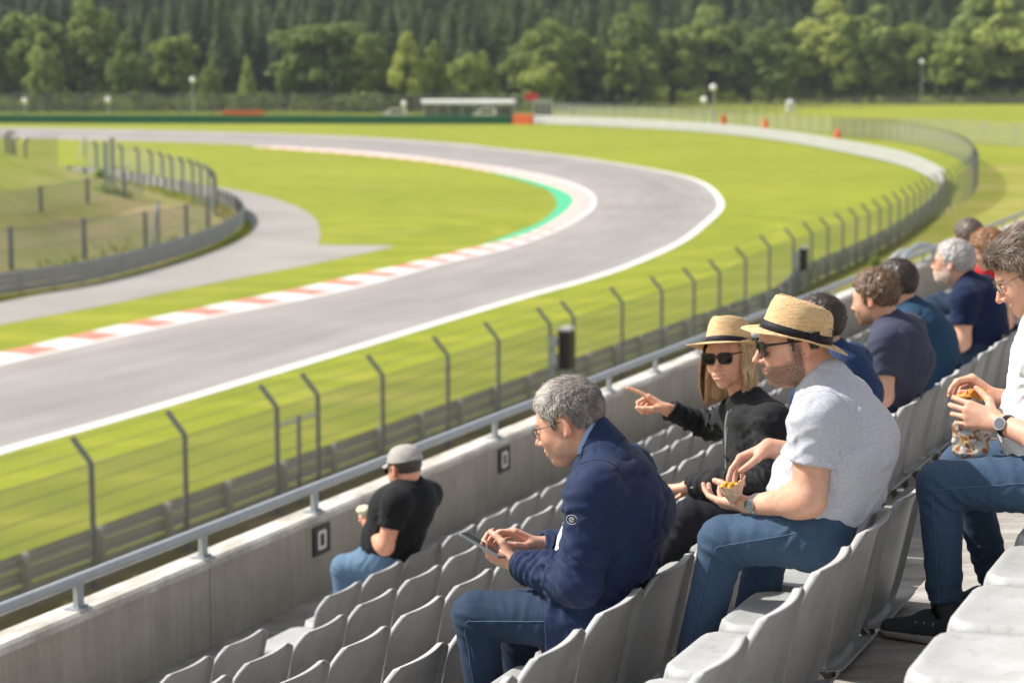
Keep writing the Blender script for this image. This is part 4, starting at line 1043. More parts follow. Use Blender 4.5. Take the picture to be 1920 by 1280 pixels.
def cloth(name, c, c2=None, heather=0, rough=.85, weave=900, fold=.25, sheen=.04, patch=None):
    m = mat(name, c, rough, spec=.2, sheen=sheen); nt = m.node_tree; b = nt.nodes["Principled BSDF"]; v = mapping(nt)
    c2 = c2 or tuple(x*.8 for x in c)
    col = ramp(nt, noise(nt, v, 4, 5), [(.35, c2), (.65, c)])
    if heather:
        col = mix_rgb(nt, heather, col, ramp(nt, noise(nt, mapping(nt, (1, 1, 3.2)), 95, 4, .8), [(.35, tuple(x*.66 for x in c)), (.65, tuple(min(1, x*1.25) for x in c))]))
    fi = ramp(nt, noise(nt, v, 380, 3, .7), [(.3, (.84,.84,.84)), (.7, (1.12,1.12,1.12))]); col = mix_rgb(nt, 1., col, fi, 'MULTIPLY')
    nt.links.new(col, b.inputs["Base Color"])
    bp = nt.nodes.new("ShaderNodeBump"); bp.inputs["Strength"].default_value = fold; bp.inputs["Distance"].default_value = .006
    nt.links.new(noise(nt, mapping(nt, (1, 1, .55)), 16, 4, .5), bp.inputs["Height"])
    nz2 = nt.nodes.new("ShaderNodeTexNoise"); nz2.noise_type = 'RIDGED_MULTIFRACTAL'; nz2.inputs["Scale"].default_value = 9; nz2.inputs["Detail"].default_value = 3; nt.links.new(mapping(nt, (1, 1, .5), (.5, .3, .2)), nz2.inputs["Vector"])
    b3 = nt.nodes.new("ShaderNodeBump"); b3.inputs["Strength"].default_value = fold*1.1; b3.inputs["Distance"].default_value = .005; nt.links.new(nz2.outputs["Fac"], b3.inputs["Height"]); nt.links.new(bp.outputs["Normal"], b3.inputs["Normal"]); bp = b3
    b2 = nt.nodes.new("ShaderNodeBump"); b2.inputs["Strength"].default_value = .25; b2.inputs["Distance"].default_value = .0006
    nt.links.new(noise(nt, v, weave, 2), b2.inputs["Height"]); nt.links.new(bp.outputs["Normal"], b2.inputs["Normal"]); nt.links.new(b2.outputs["Normal"], b.inputs["Normal"]); return m
M['navy_jacket'] = cloth("navy_cotton", (.014,.028,.080), (.009,.019,.056), rough=.75, fold=.5, sheen=.05)
M['denim_dark'] = cloth("dark_denim", (.024,.045,.085), (.012,.023,.050), .5, fold=.35)
M['denim'] = cloth("blue_denim", (.055,.098,.165), (.018,.040,.082), .55, fold=.4)
M['denim_light'] = cloth("light_denim", (.125,.205,.305), (.06,.115,.20), .5, fold=.4)
M['stitch'] = mat("denim_stitching", (.07,.13,.21), .8)
M['grey_tee'] = cloth("heather_grey_jersey", (.50,.51,.57), (.45,.46,.52), .55, fold=.35)
M['black_tee'] = cloth("black_jersey", (.012,.012,.014), (.007,.007,.009), 0, fold=.3)
M['cardigan'] = cloth("charcoal_knit", (.020,.021,.024), (.012,.012,.014), .5, fold=.4)
M['black_pants'] = cloth("black_denim", (.014,.015,.019), (.009,.009,.012), .3, fold=.35)
M['slate_tee'] = cloth("slate_jersey", (.055,.06,.10), (.042,.046,.08), .4, fold=.3)
M['teal_tee'] = cloth("teal_jersey", (.018,.06,.115), (.014,.045,.09), .2, fold=.3)
M['navy_tee'] = cloth("navy_jersey", (.008,.018,.06), (.006,.013,.045), .1, fold=.3)
M['blue_tee'] = cloth("blue_jersey", (.018,.045,.13), (.014,.035,.10), .1, fold=.3)
M['red_tee'] = cloth("red_jersey", (.60,.012,.025), (.5,.01,.02), .1, fold=.3)
M['pale_tee'] = cloth("pale_blue_jersey", (.48,.54,.60), (.40,.46,.52), .3, fold=.3)
M['white_tee'] = cloth("white_jersey", (.76,.76,.76), (.70,.70,.71), .1, fold=.35)
M['collar_blue'] = cloth("light_blue_shirting", (.33,.45,.68), (.28,.40,.62), .2, fold=.2)
M['shoe_dark'] = cloth("charcoal_knit_shoe", (.06,.062,.072), (.035,.036,.043), .4, fold=.3, weave=500)
M['shoe_sole'] = mat("pale_rubber", (.34,.31,.28), .7, noise=(30, .3, (.26,.24,.22)))
M['lace'] = mat("shoe_trim", (.40,.40,.42), .8)
M['lens_dark'] = mat("dark_lens", (.010,.008,.008), .12, spec=.35)
M['frame_black'] = mat("black_acetate", (.012,.012,.012), .25)
M['frame_brown'] = mat("brown_acetate", (.05,.028,.018), .3)
M['steel'] = mat("brushed_steel", (.42,.43,.45), .3, .8)
M['dial'] = mat("watch_dial", (.14,.15,.17), .2, .3)
M['glassy'] = mat("phone_glass", (.03,.035,.045), .08, spec=.8)
M['phone_body'] = mat("phone_case", (.22,.23,.25), .3, .5)
M['eye'] = mat("eye_white", (.55,.50,.47), .2)
M['iris'] = mat("iris_brown", (.03,.02,.015), .2)
def straw():
    m = mat("straw", (.56,.40,.21), .8, spec=.25); nt = m.node_tree; b = nt.nodes["Principled BSDF"]; v = mapping(nt)
    c = ramp(nt, noise(nt, v, 130, 5, .8), [(.30, (.38,.22,.09)), (.5, (.68,.47,.25)), (.75, (.88,.68,.42))])
    c = mix_rgb(nt, .6, c, ramp(nt, noise(nt, mapping(nt, (1, 1, 6)), 26, 4), [(.3, (.52,.33,.15)), (.7, (.80,.58,.34))]))
    nt.links.new(c, b.inputs["Base Color"])
    wv = nt.nodes.new("ShaderNodeTexWave"); wv.wave_type = 'BANDS'; wv.bands_direction = 'Z'; wv.inputs["Scale"].default_value = 75; wv.inputs["Distortion"].default_value = 3; nt.links.new(v, wv.inputs["Vector"])
    ad = N(nt, "ShaderNodeMath", operation='ADD'); nt.links.new(wv.outputs["Fac"], ad.inputs[0]); nt.links.new(noise(nt, v, 260, 3), ad.inputs[1])
    bp = nt.nodes.new("ShaderNodeBump"); bp.inputs["Strength"].default_value = .55; bp.inputs["Distance"].default_value = .0022
    nt.links.new(ad.outputs[0], bp.inputs["Height"]); nt.links.new(bp.outputs["Normal"], b.inputs["Normal"]); return m
M['straw'] = straw(); M['band'] = cloth("hat_band", (.014,.014,.022), (.010,.010,.016), 0, .6, fold=.1)
# ------------------------------------------------------------------ body parts
SKIN = A3(.66, .365, .255)
def frame(yaw, pitch, roll):
    y, p, r = map(math.radians, (yaw, pitch, roll)); fh = math.cos(y)*NV-math.sin(y)*DV; f = math.cos(p)*fh-math.sin(p)*ZV; u = math.sin(p)*fh+math.cos(p)*ZV; x = np.cross(f, u)
    u2 = math.cos(r)*u+math.sin(r)*x; x2 = np.cross(f, u2); return np.array([x2, f, u2])      # rows: right, forward, up
def gauss(P, c, s): return np.exp(-(((P-np.array(c))/np.array(s))**2).sum(1))
def head_grid(o, vox, neck_local):
    """o: options ; local metres, x right, y forward, z up"""
    f = o.get('fem', 0); j = o.get('jaw', 1.0); fat = o.get('fat', 0)
    g = Grid((-.12, -.16, -.24), (.12, .16, .15), vox)
    g.add(ell((0, -.016, .032), (.074, .096, .084)))
    g.add(ell((0, .022, -.012), (.064, .070, .085)), .03)
    g.add(ell((0, .030, -.058), (.052*j+fat*.006, .052, .050)), .03)
    for s in (-1, 1): g.add(ell((s*.040*j, .006, -.062), (.020, .040, .028)), .025)
    g.add(ell((0, .072, -.094), (.022*j, .017, .018)), .022)
    for s in (-1, 1): g.add(ell((s*.034, .058, -.028), (.024, .024, .026)), .02)
    g.add(cone((-.032, .074, .022), (.032, .074, .022), .012, .012), .016)
    for s in (-1, 1): g.add(ell((s*.032, .102, .003), (.018, .018, .012)), .012, 's')
    for s in (-1, 1): g.add(ell((s*.031, .076, .003), (.0145, .0135, .0105)), .003)
    nl = o.get('nose', 1.0)
    g.add(cone((0, .083, .014), (0, .083+.026*nl, -.028), .0075, .0095), .010)
    g.add(ell((0, .083+.023*nl, -.030), (.0105, .0125, .0095)), .006)
    for s in (-1, 1): g.add(ell((s*.012, .095, -.034), (.0075, .011, .007)), .006)
    g.add(ell((0, .078, -.062), (.026, .020, .022)), .015)
    op = o.get('open', 0)
    lw = .0055*f
    g.add(econe((-.017-lw, .0905-lw*.5, -.0575), (.017+lw, .0905-lw*.5, -.0575), (0, 0, 1), (.005, .0068), (.005, .0068)), .004)
    g.add(econe((-.015-lw, .0890, -.0685-op), (.015+lw, .0890, -.0685-op), (0, 0, 1), (.0058, .0072), (.0058, .0072)), .004)
    g.add(econe((-.021, .098, -.063-op*.5), (.021, .098, -.063-op*.5), (0, 0, 1), (.0012+op*.55, .006), (.0012+op*.55, .006)), .002, 's')
    for s in (-1, 1):
        R = np.array([[.93*1, .0, .0], [0, 1, .0], [0, 0, 1]]); a = math.radians(22)*s; b_ = math.radians(-14)
        Rz = np.array([[math.cos(a), -math.sin(a), 0], [math.sin(a), math.cos(a), 0], [0, 0, 1]]); Rx = np.array([[1, 0, 0], [0, math.cos(b_), -math.sin(b_)], [0, math.sin(b_), math.cos(b_)]])
        R = (Rz @ Rx).T
        if not o.get('noears'):
            g.add(ell((s*.0790, -.012, -.004), (.0075, .019, .033), R), .006)
            g.add(ell((s*.0885, -.006, .002), (.0075, .0095, .018), R), .004, 's')
            g.add(cone((s*.082, -.008, -.028), (s*.081, -.006, -.033), .0075, .006), .005)
    n0 = A3(0, -.028, -.045); nb = np.array(neck_local)
    g.add(econe(n0, nb, (1, 0, 0), (.054-f*.008+fat*.006, .056-f*.008+fat*.006), (.062-f*.01+fat*.008, .062-f*.01)), .025)
    if fat: g.add(ell((0, .035, -.10), (.04, .035, .022)), .02)
    return g
def head_tint(V, o):
    c = np.tile(SKIN*np.array(o.get('skin', (1, 1, 1))), (len(V), 1))
    def mixc(w, col): 
        nonlocal c; w = np.clip(w, 0, 1)[:, None]; c = c*(1-w)+np.array(col)*w
    red = A3(.62, .22, .15); nl = o.get('nose', 1)
    mixc(.45*gauss(V, (0, .108, -.03), (.02, .03, .02)), red)
    for s in (-1, 1): mixc(.5*gauss(V, (s*.085, -.01, -.005), (.02, .035, .045)), red); mixc(.3*gauss(V, (s*.045, .06, -.03), (.025, .03, .022)), red)
    lip = A3(*o.get('lip', (.50, .19, .15)))
    op = o.get('open', 0); w = (np.abs(V[:, 0]) < .022+.005*o.get('fem', 0))*(V[:, 1] > .078)*np.clip(1-np.abs((V[:, 2]+.063+op*.5)/(.0125+op*.5))**4, 0, 1)*np.clip(1-(np.abs(V[:, 0])/(.023+.005*o.get('fem', 0)))**4, 0, 1); mixc(w*.8, lip)
    if op: mixc((np.abs(V[:, 0]) < .014)*(np.abs(V[:, 2]+.0612+op*.3) < .0032)*(V[:, 1] > .07), A3(.62, .58, .52))
    if o.get('beard'):
        n = vnoise(V, 500)*.5+vnoise(V, 220)*.5; w = np.clip((-.030-V[:, 2])/.022, 0, 1)*np.clip((V[:, 1]+.012)/.03, 0, 1)*np.clip((V[:, 2]+.125)/.02, 0, 1)
        w *= 1-.9*(np.abs(V[:, 0]) < .021)*np.clip(1-np.abs((V[:, 2]+.064)/.011)**4, 0, 1)
        side = np.clip((np.abs(V[:, 0])-.05)/.01, 0, 1)*np.clip((.012-V[:, 1]+.02)/.02, 0, 1)*np.clip((.02-V[:, 2])/.02, 0, 1)*np.clip((V[:, 1]+.012)/.01, 0, 1)
        cheek = np.clip((V[:, 2]+.05)/.02, 0, 1)*np.clip((V[:, 1]-.04)/.02, 0, 1)*(np.abs(V[:, 0]) > .02); w = np.clip(w-cheek, 0, 1); w = np.maximum(w, side)
        mixc(w*o['beard']*(.45+.55*n), A3(*o.get('beardcol', (.07, .045, .03))))
    if o.get('browcol') is not None:
        for s in (-1, 1): mixc(.75*np.clip(1-np.abs((V[:, 2]-.026+.012*((np.abs(V[:, 0])-.03)/.02)**2*.3)/.0045)**2, 0, 1)*(np.abs(V[:, 0]-s*.032) < .017)*(V[:, 1] > .05), A3(*o['browcol']))
    return c
def hairline(y, o):
    q = o.get('line', [(-.12, -.062), (-.06, -.050), (-.035, -.022), (-.022, .022), (.004, .022), (.014, -.012), (.024, -.006), (.030, .030), (.052, .050), (.072, .070), (.12, .078)])
    return np.interp(y, [a for a, _ in q], [b for _, b in q])
def hair_grid(o, vox):
    th = o.get('thick', .014); g = Grid((-.13, -.16, -.12), (.13, .15, .17), vox)
    g.add(ell((0, -.018, .036), (.074+th*.75, .096+th, .084+th)))
    g.add(ell((0, .004, .012), (.066+th*.55, .072+th*.45, .080)), .02)
    if o.get('quiff'): g.add(ell((0, .060, .090), (.045, .030, .022)), .03)
    X = g.ax[0][:, None, None]; Y = g.ax[1][None, :, None]; Z = g.ax[2][None, None, :]
    hl = hairline(Y.ravel(), o)[None, :, None]+.004*np.sin(Y*210)+.003*np.sin(X*330)-.9*np.clip(.05-np.abs(X), 0, 1)*0
    g.d = np.maximum(g.d, (hl-Z).astype(np.float32))
    am = o.get('mess', .004); g.displace(lambda P: -am*(vnoise(P*np.array([1, .6, .6]), 120)-.5)*2-am*.8*(vnoise(P, 260)-.5)); return g
def strands(V, Q, o, n, rs):
    tri = V[Q]; cen = tri.mean(1); nn = np.cross(tri[:, 2]-tri[:, 0], tri[:, 3]-tri[:, 1]); ar = np.linalg.norm(nn, axis=1); ok = (ar > 0) & (cen[:, 2] > hairline(cen[:, 1], o)-.004)
    nn = nn/np.maximum(ar, 1e-12)[:, None]; out = ((cen-A3(0, -.016, .03))*nn).sum(1) > .02; ok &= out
    p = ar*ok; ids = rs.choice(len(Q), n, p=p/p.sum()); P = cen[ids]+rs.normal(0, .0015, (n, 3)); Nn = nn[ids]
    top = np.clip((P[:, 2]-.06)/.05, 0, 1)[:, None]; comb = np.array([0, -.15, -1.0])*(1-top)+np.array(o.get('comb', (0, .9, .1)))*top
    comb = comb+rs.normal(0, o.get('wild', .45), (n, 3))
    if o.get('curl'): comb = comb+1.1*(np.stack([vnoise(P, 70), vnoise(P+3, 70), vnoise(P+7, 70)], 1)-.5)*2
    T = comb-Nn*(comb*Nn).sum(1)[:, None]; T /= np.linalg.norm(T, axis=1)[:, None]+1e-9
    L = (o.get('len', .022)*(.45+.55*np.maximum(top[:, 0], .25))*rs.uniform(.6, 1.2, n))[:, None]; lift = o.get('lift', .30); W = np.cross(T, Nn)*o.get('sw', .0007)
    a = P-Nn*.002; m = P+T*L*.5+Nn*L*lift*.8; e = P+T*L+Nn*L*lift*rs.uniform(.2, 1.2, n)[:, None]
    VV = np.stack([a-W, a+W, m+W*.8, m-W*.8, e+W*.25, e-W*.25], 1).reshape(-1, 3); b = np.arange(n)[:, None]*6
    FF_ = np.vstack([b+np.array([0, 1, 2, 3]), b+np.array([3, 2, 4, 5])])
    c1, c2 = np.array(o['col']), np.array(o.get('col2', o['col'])); front = np.clip((P[:, 1]-.0)/.08, 0, 1)*o.get('frontgrey', 0)
    k = np.clip(rs.uniform(0, 1, n)*.9+(vnoise(P, 40)-.5)+front+(top[:, 0]-.35)*o.get('toplit', 0), 0, 1)**1.2; C = np.repeat(c1*(1-k)[:, None]+c2*k[:, None], 6, 0); return VV, FF_, C  # sunlit crown painted into the strands: paler on top, darker down the sides
def hand_prims(S, wr, u, nrm_, side, curls, thumb=None, splay=(.10, .03, -.04, -.12), scale=1.0):
    """list of (prim, k). u: wrist->knuckles, nrm_: out of the palm"""
    u = nrm(u); n = nrm(np.array(nrm_)-u*np.dot(nrm_, u)); w = np.cross(u, n) if side == 'R' else np.cross(n, u); s = S*scale; P = []
    kn = [wr+s*(u*a+w*b+n*c) for a, b, c in ((.088, .030, .000), (.092, .010, -.004), (.087, -.010, -.002), (.078, -.028, .003))]
    for i, k in enumerate(kn):
        P.append((econe(wr+s*(w*(.014-.010*i)+u*.008), k, w, (.016*s, .015*s), (.0125*s, .0125*s)), .012*s))
    P.append((cone(wr+s*(w*-.012+u*.02+n*.008), wr+s*(w*-.024+u*.065+n*.006), .014*s, .011*s), .012*s))
    ln = [(.043, .026, .020), (.047, .029, .021), (.043, .027, .020), (.034, .021, .018)]; rr = [.0090, .0092, .0087, .0076]; tips = []
    for i in range(4):
        p = kn[i]; a = 0; r = rr[i]*s
        for q in range(3):
            a += math.radians(curls[i][q]); d = nrm(math.cos(a)*u+math.sin(a)*n+w*splay[i]*math.cos(a)); e = p+d*ln[i][q]*s; P.append((cone(p, e, r*(1.06 if q == 0 else 1.0), r*.92), .0045*s if q == 0 else .002*s)); p = e; r *= .92
        tips.append(p)
    th = thumb or [(.55, .75, .30), (.80, .45, .35), (.9, .25, .30)]; p = wr+s*(u*.018+w*.018+n*.008); rs_ = [.0165, .0115, .0100]
    for q in range(3):
        d = nrm(u*th[q][0]+w*th[q][1]+n*th[q][2]); e = p+d*(.046, .034, .027)[q]*s; P.append((cone(p, e, rs_[q]*s, (.0120, .0100, .0085)[q]*s), (.014, .006, .003)[q]*s)); p = e
    tips.append(p); return P, kn, tips
def ring(c, ax, r1, r2, side, n=20):
    ax = nrm(ax); s = nrm(np.array(side)-ax*np.dot(side, ax)); f = np.cross(ax, s); return [c+s*math.cos(2*math.pi*k/n)*r1+f*math.sin(2*math.pi*k/n)*r2 for k in range(n)]
def ribbon_tube(pts, r, n=6): b = MB(); b.tube(pts, r, n); return b
def fold_fn(S, amp, f=11., dirv=(0, 0, 1), stretch=.35, seed=0):
    """soft cloth folds running along dirv"""
    d = nrm(dirv)
    def fn(P):
        P = P+seed*3.7; al = P@d; Q = P-np.outer(al, d)*(1-stretch); wq = Q+.05*(np.stack([vnoise(Q+9, 7), vnoise(Q+5, 7), vnoise(Q+2, 7)], 1)-.5)*2
        n1 = vnoise(wq, f); n2 = vnoise(wq+11, f*2.1); cr = np.exp(-np.abs(2*n1-1)/.13)*np.clip(vnoise(P+21, f*.6)*2.2-.6, 0, 1); c2 = np.exp(-np.abs(2*n2-1)/.15)*np.clip(vnoise(P+31, f)*2.2-.7, 0, 1)
        return amp*(cr*1.0+c2*.5-.7*(vnoise(wq+5, f*.8)-.5))
    return fn
def joint_folds(c, ax, S, amp=.006, lam=.034, rad=.10, tilt=.35, seed=0):
    """crease rings around a bent joint"""
    ax = nrm(ax); s = nrm(np.cross(ax, (0.3, .2, 1))); f = np.cross(ax, s)
    def fn(P):
        q = P-c; l = q@ax; a = q@s; b = q@f; ph = l/(lam*S)*2*math.pi+tilt*30*a+2.2*np.sin(b*32+seed)+11*(vnoise(P, 8)-.5)+4*(vnoise(P+4, 22)-.5); w = np.exp(-(q*q).sum(1)/(rad*S)**2)
        return -amp*S*np.maximum(np.sin(ph), -.3)*w*(.25+1.1*np.clip(vnoise(P+8, 13)*1.6-.4, 0, 1))
    return fn
# ------------------------------------------------------------------ people
def vv(a, b, c): return a*NV+b*DV+c*ZV
def local_obj(name, b, m, parent, R, c, S, smooth=True):
    """MB built in head-local metres -> person space"""
    if b.v: V = np.array(b.v)*S @ R + c; b.v = [tuple(p) for p in V]
    return b.build(name, m, parent, smooth=smooth)
def sunglasses(parent, R, c, S, kind='dark'):
    root = None; zc = .004; dark = kind != 'clear'; fm = {'dark': M['frame_black'], 'brown2': M['frame_brown'], 'brown': M['frame_brown'], 'clear': M['frame_black'], 'thin': M['frame_black']}[kind]
    fr = MB(); w, h = (.0265, .020) if dark and kind != 'thin' else (.025, .0155); rt = .0030 if kind in ('dark', 'brown') else .0012
    def outline(s, k=1.0, n=20):
        P = []
        for i in range(n):
            a = 2*math.pi*i/n; ca, sa = math.cos(a), math.sin(a); e = .62; x = math.copysign(abs(ca)**e, ca)*w*k; z = math.copysign(abs(sa)**e, sa)*h*k
            x *= 1+.10*z/h; X = s*(.033)+x; P.append((X, .1045-.75*X*X*3.2-.004+(.0 if z > 0 else .003*z/h*-1*-1), zc+z))
        return P
    for s in (-1, 1): fr.tube(outline(s), rt, 6, closed=True)
    fr.tube([(-.008, .103, zc+.006), (0, .1055, zc+.0085), (.008, .103, zc+.006)], rt*1.1, 6)
    for s in (-1, 1): fr.tube([(s*.060, .092, zc+h*.75), (s*.068, .082, zc+h*.7), (s*.0755, .045, zc+h*.6), (s*.0800, .005, zc+.010), (s*.0815, -.012, zc+.007), (s*.0800, -.03, zc-.012)], [rt*1.3, rt*1.3, rt, rt, rt*.9, rt*.7], 6)
    g = local_obj("sunglasses" if kind in ('dark', 'brown') else "glasses", fr, fm, parent, R, c, S)
    for s in (-1, 1):
        b = MB(); P = outline(s, .97); ctr = np.mean(P, 0)+A3(0, .0015, 0); b.add([tuple(ctr)]+P, [(0, 1+i, 1+(i+1) % len(P)) for i in range(len(P))]); n0 = len(P)+1
        Q = [(p[0], p[1]-.0015, p[2]) for p in P]; b.add([tuple(ctr-A3(0, .0015, 0))]+Q, [(0, 1+(i+1) % len(P), 1+i) for i in range(len(P))])
        local_obj("lens", b, M['lens_dark'] if kind in ('dark', 'brown') else M['clear_lens'], g, R, c, S)
def clear():
    m = mat("clear_lens", (.9,.95,.95), .02, spec=.8); b = m.node_tree.nodes["Principled BSDF"]; b.inputs["Alpha"].default_value = .22; return m
M['clear_lens'] = clear()
def fedora(parent, R, c, S, tilt, wide=1.0, drop=0, label=None):
    """straw hat with dark band; local metres"""
    root = bpy.data.objects.new("straw_hat", None); COL.objects.link(root); root.parent = parent
    a = math.radians(tilt); Rt = np.array([[1, 0, 0], [0, math.cos(a), math.sin(a)], [0, -math.sin(a), math.cos(a)]])
    def T(p): x, y, z = p; q = Rt @ np.array([x, y, z]); return q+A3(0, -.010, .034-drop)
    nu = 64; rx, ry = .084, .103
    def crown(f, th):        # f 0 base .. 1 edge of top
        z = .090*f; k = 1-.13*f-.05*max(0, f-.8)/.2; x = rx*k*math.cos(th); y = ry*k*math.sin(th)
        fy = max(0, math.sin(th)); z *= 1+.10*fy*f-.06*max(0, -math.sin(th))*f
        x *= 1-.26*f*f*max(0, math.sin(th))**2; return x, y, z
    V = []; rows_ = []
    for f in np.linspace(0, 1, 13): V += [T(crown(f, 2*math.pi*i/nu)) for i in range(nu)]
    for q in (.97, .92, .82, .66, .48, .28, .1):
        for i in range(nu):
            x, y, z = crown(1, 2*math.pi*i/nu); X, Y = x*q, y*q; dz = .010*math.sin(min(1, (1-q)/.12)*math.pi/2)
            dz -= .030*math.exp(-(X/.022)**2)*min(1, (1-q)/.3)*(1-.25*Y/ry)
            V.append(T((X, Y, z*(1) if q > .9 else z*q+(1-q)*.090+0)[0:2]+((z*q+(1-q)*.092)+dz,)))
    nr = 13+7; b = MB(); Fc = [(j*nu+i, j*nu+(i+1) % nu, (j+1)*nu+(i+1) % nu, (j+1)*nu+i) for j in range(nr-1) for i in range(nu)]+[tuple((nr-1)*nu+i for i in range(nu))]
    b.add(V, Fc); o1 = local_obj("crown", b, M['straw'], root, R, c, S)
    def brim(q, th, dz=0):   # q 0 inner .. 1 outer
        w = .068*wide; x = (rx+w*q)*math.cos(th); y = (ry+w*q*1.03)*math.sin(th); z = .002-.012*q*q*abs(math.sin(th))**1.5-.006*q*q+.010*q*q*abs(math.cos(th))**3; 
        if q > .93: z += .002
        return T((x, y, z+dz))
    V = []; L = 10
    for j in range(L): V += [brim(j/(L-1), 2*math.pi*i/nu) for i in range(nu)]
    for j in range(L): V += [brim(1-j/(L-1), 2*math.pi*i/nu, -.0028) for i in range(nu)]
    b = MB(); b.add(V, [(j*nu+i, j*nu+(i+1) % nu, (j+1)*nu+(i+1) % nu, (j+1)*nu+i) for j in range(2*L-1) for i in range(nu)]); b.f = [tuple(reversed(f)) for f in b.f]; local_obj("brim", b, M['straw'], root, R, c, S)
    V = []
    for f, g_ in ((.015, .0), (.02, .0035), (.16, .0035), (.27, .0035), (.275, .0)):
        for i in range(nu): x, y, z = crown(f, 2*math.pi*i/nu); k = 1+g_/.09; V.append(T((x*k, y*k, z)))
    b = MB(); b.add(V, [(j*nu+i, j*nu+(i+1) % nu, (j+1)*nu+(i+1) % nu, (j+1)*nu+i) for j in range(4) for i in range(nu)]); local_obj("hat_band", b, M['band'], root, R, c, S)
    b = MB(); x, y, z = crown(.14, math.pi); b.box(T((x-.004, -.035, .016)), (.006, .028, .030)); local_obj("bow", b, M['band'], root, R, c, S, False)
def baseball_cap(parent, R, c, S):
    root = bpy.data.objects.new("baseball_cap", None); COL.objects.link(root); root.parent = parent
    V = []; nu = 40; L = 12
    for j in range(L):
        f = j/(L-1)*.98; r = math.cos(f*math.pi/2)**.75
        for i in range(nu): th = 2*math.pi*i/nu; V.append((.088*r*math.cos(th), -.018+.108*r*math.sin(th), .040+.088*math.sin(f*math.pi/2)+.006*math.sin(th*3+j)*.3))
    b = MB(); b.add(V, [(j*nu+i, j*nu+(i+1) % nu, (j+1)*nu+(i+1) % nu, (j+1)*nu+i) for j in range(L-1) for i in range(nu)]+[tuple((L-1)*nu+i for i in range(nu))]); local_obj("crown", b, M['cap'], root, R, c, S)
    V = []; 
    for z0 in (0, -.004):
        for j in range(6):
            for i in range(15):
                q = j/5; a = math.radians(25+130*i/14); V.append((.083*math.cos(a)*(1-.05*q), -.018+.100*math.sin(a)+.075*q*math.sin(a)**.7, .046-.016*q-.020*math.cos(a)**2*q+z0))
    b = MB(); F1 = [(j*15+i, j*15+i+1, (j+1)*15+i+1, (j+1)*15+i) for j in range(5) for i in range(14)]; b.add(V, F1+[tuple(90+k for k in reversed(f)) for f in F1]+[(75+i, 76+i, 166+i, 165+i) for i in range(14)]); local_obj("bill", b, M['cap'], root, R, c, S)
    b = MB(); b.tube([(0, -.018, .128), (0, -.018, .131)], .006, 8); b.box((0, -.124, .052), (.05, .004, .014)); local_obj("strap_button", b, M['cap'], root, R, c, S)
M['cap'] = cloth("washed_cap_cotton", (.46,.43,.40), (.22,.205,.19), .2, fold=.5)
def shoe(parent, ankle, toe, floor_z, S):
    f = nrm((toe-ankle)*A3(1, 1, 0)); s = np.cross(f, ZV); a = A3(ankle[0], ankle[1], floor_z); u = ZV; R3 = np.array([s, f, u])
    def W(x, y, z): return a+S*(s*x+f*y+u*z)
    P = [(econe(W(0, -.035, .045), W(0, .055, .048), s, (.036*S, .042*S), (.040*S, .045*S)), 0), (econe(W(0, .05, .040), W(0, .165, .028), s, (.042*S, .040*S), (.040*S, .026*S)), .03*S), (cone(W(0, -.015, .06), W(0, -.005, .115), .040*S, .043*S), .02*S)]
    up = grid_for([p for p, _ in P], .0055)
    for p, k in P: up.add(p, k)
    up.cut(a+ZV*.020*S, -ZV); up.add(cone(W(0, -.008, .105), W(0, -.002, .16), .034*S, .036*S), .003, 's')
    for q in range(5): up.add(cone(W(-.024, .035+.017*q, .088-.009*q), W(.024, .035+.017*q, .088-.009*q), .0045*S, .0045*S), .002)
    V, Q = up.mesh(1); o = np_mesh("shoe", V, Q, M['shoe_dark'], parent)
    sg = grid_for([P[0][0], P[1][0]], .0055)
    sg.add(econe(W(0, -.035, .012), W(0, .05, .014), s, (.040*S, .024*S), (.043*S, .024*S))).add(econe(W(0, .05, .014), W(0, .168, .020), s, (.045*S, .024*S), (.043*S, .020*S)), .03)
    sg.cut(a+ZV*.003, -ZV); sg.cut(a+ZV*.029*S, ZV); V, Q = sg.mesh(1); np_mesh("sole", V, Q, M['shoe_sole'], o)
    b = MB()
    for q in range(3):
        p0 = up.surf(W(0, .03+.03*q, .035), -s); b.tube([up.surf(W(0, .045+.026*q, .03), -s+ZV*-.2)-s*.0005, up.surf(W(0, .025+.026*q, .055), -s+ZV*.3)-s*.0005], .0022, 5)
    b.build("trim", M['lace'], o)
def watch(parent, wr, el, S, face_dir, dark=False):
    ax = nrm(el-wr); c = wr+ax*.035*S; b = MB(); b.tube(ring(c, ax, .0335*S, .0285*S, DV), .0055*S, 8, closed=True); b.tube(ring(c+ax*.006, ax, .0335*S, .0285*S, DV), .0055*S, 8, closed=True)
    w = b.build("wristwatch", M['frame_black'] if dark else M['steel'], parent, smooth=True)
    fd = nrm(np.array(face_dir)-ax*np.dot(face_dir, ax)); p = c+fd*.030*S; b = MB(); b.tube([p, p+fd*.007*S], .019*S, 20); b.build("case", M['steel'], w); b = MB(); b.tube([p+fd*.007*S, p+fd*.0082*S], .0155*S, 20); b.build("dial", M['dial'], w)
REG = {}
def seat_cut(g, o, ri):
    if ri is None: return
    zt = CAMZ-rowH(ri)-o[2]-.004; X = g.ax[0][:, None, None]; Y = g.ax[1][None, :, None]; Z = g.ax[2][None, None, :]
    D = (X+o[0])*NV[0]+(Y+o[1])*NV[1]; yc = D-rowD(ri)-(.040+.075*np.clip((zt-Z)/.42, 0, 1)); g.d = np.maximum(g.d, -np.maximum(yc, Z-zt).astype(np.float32))
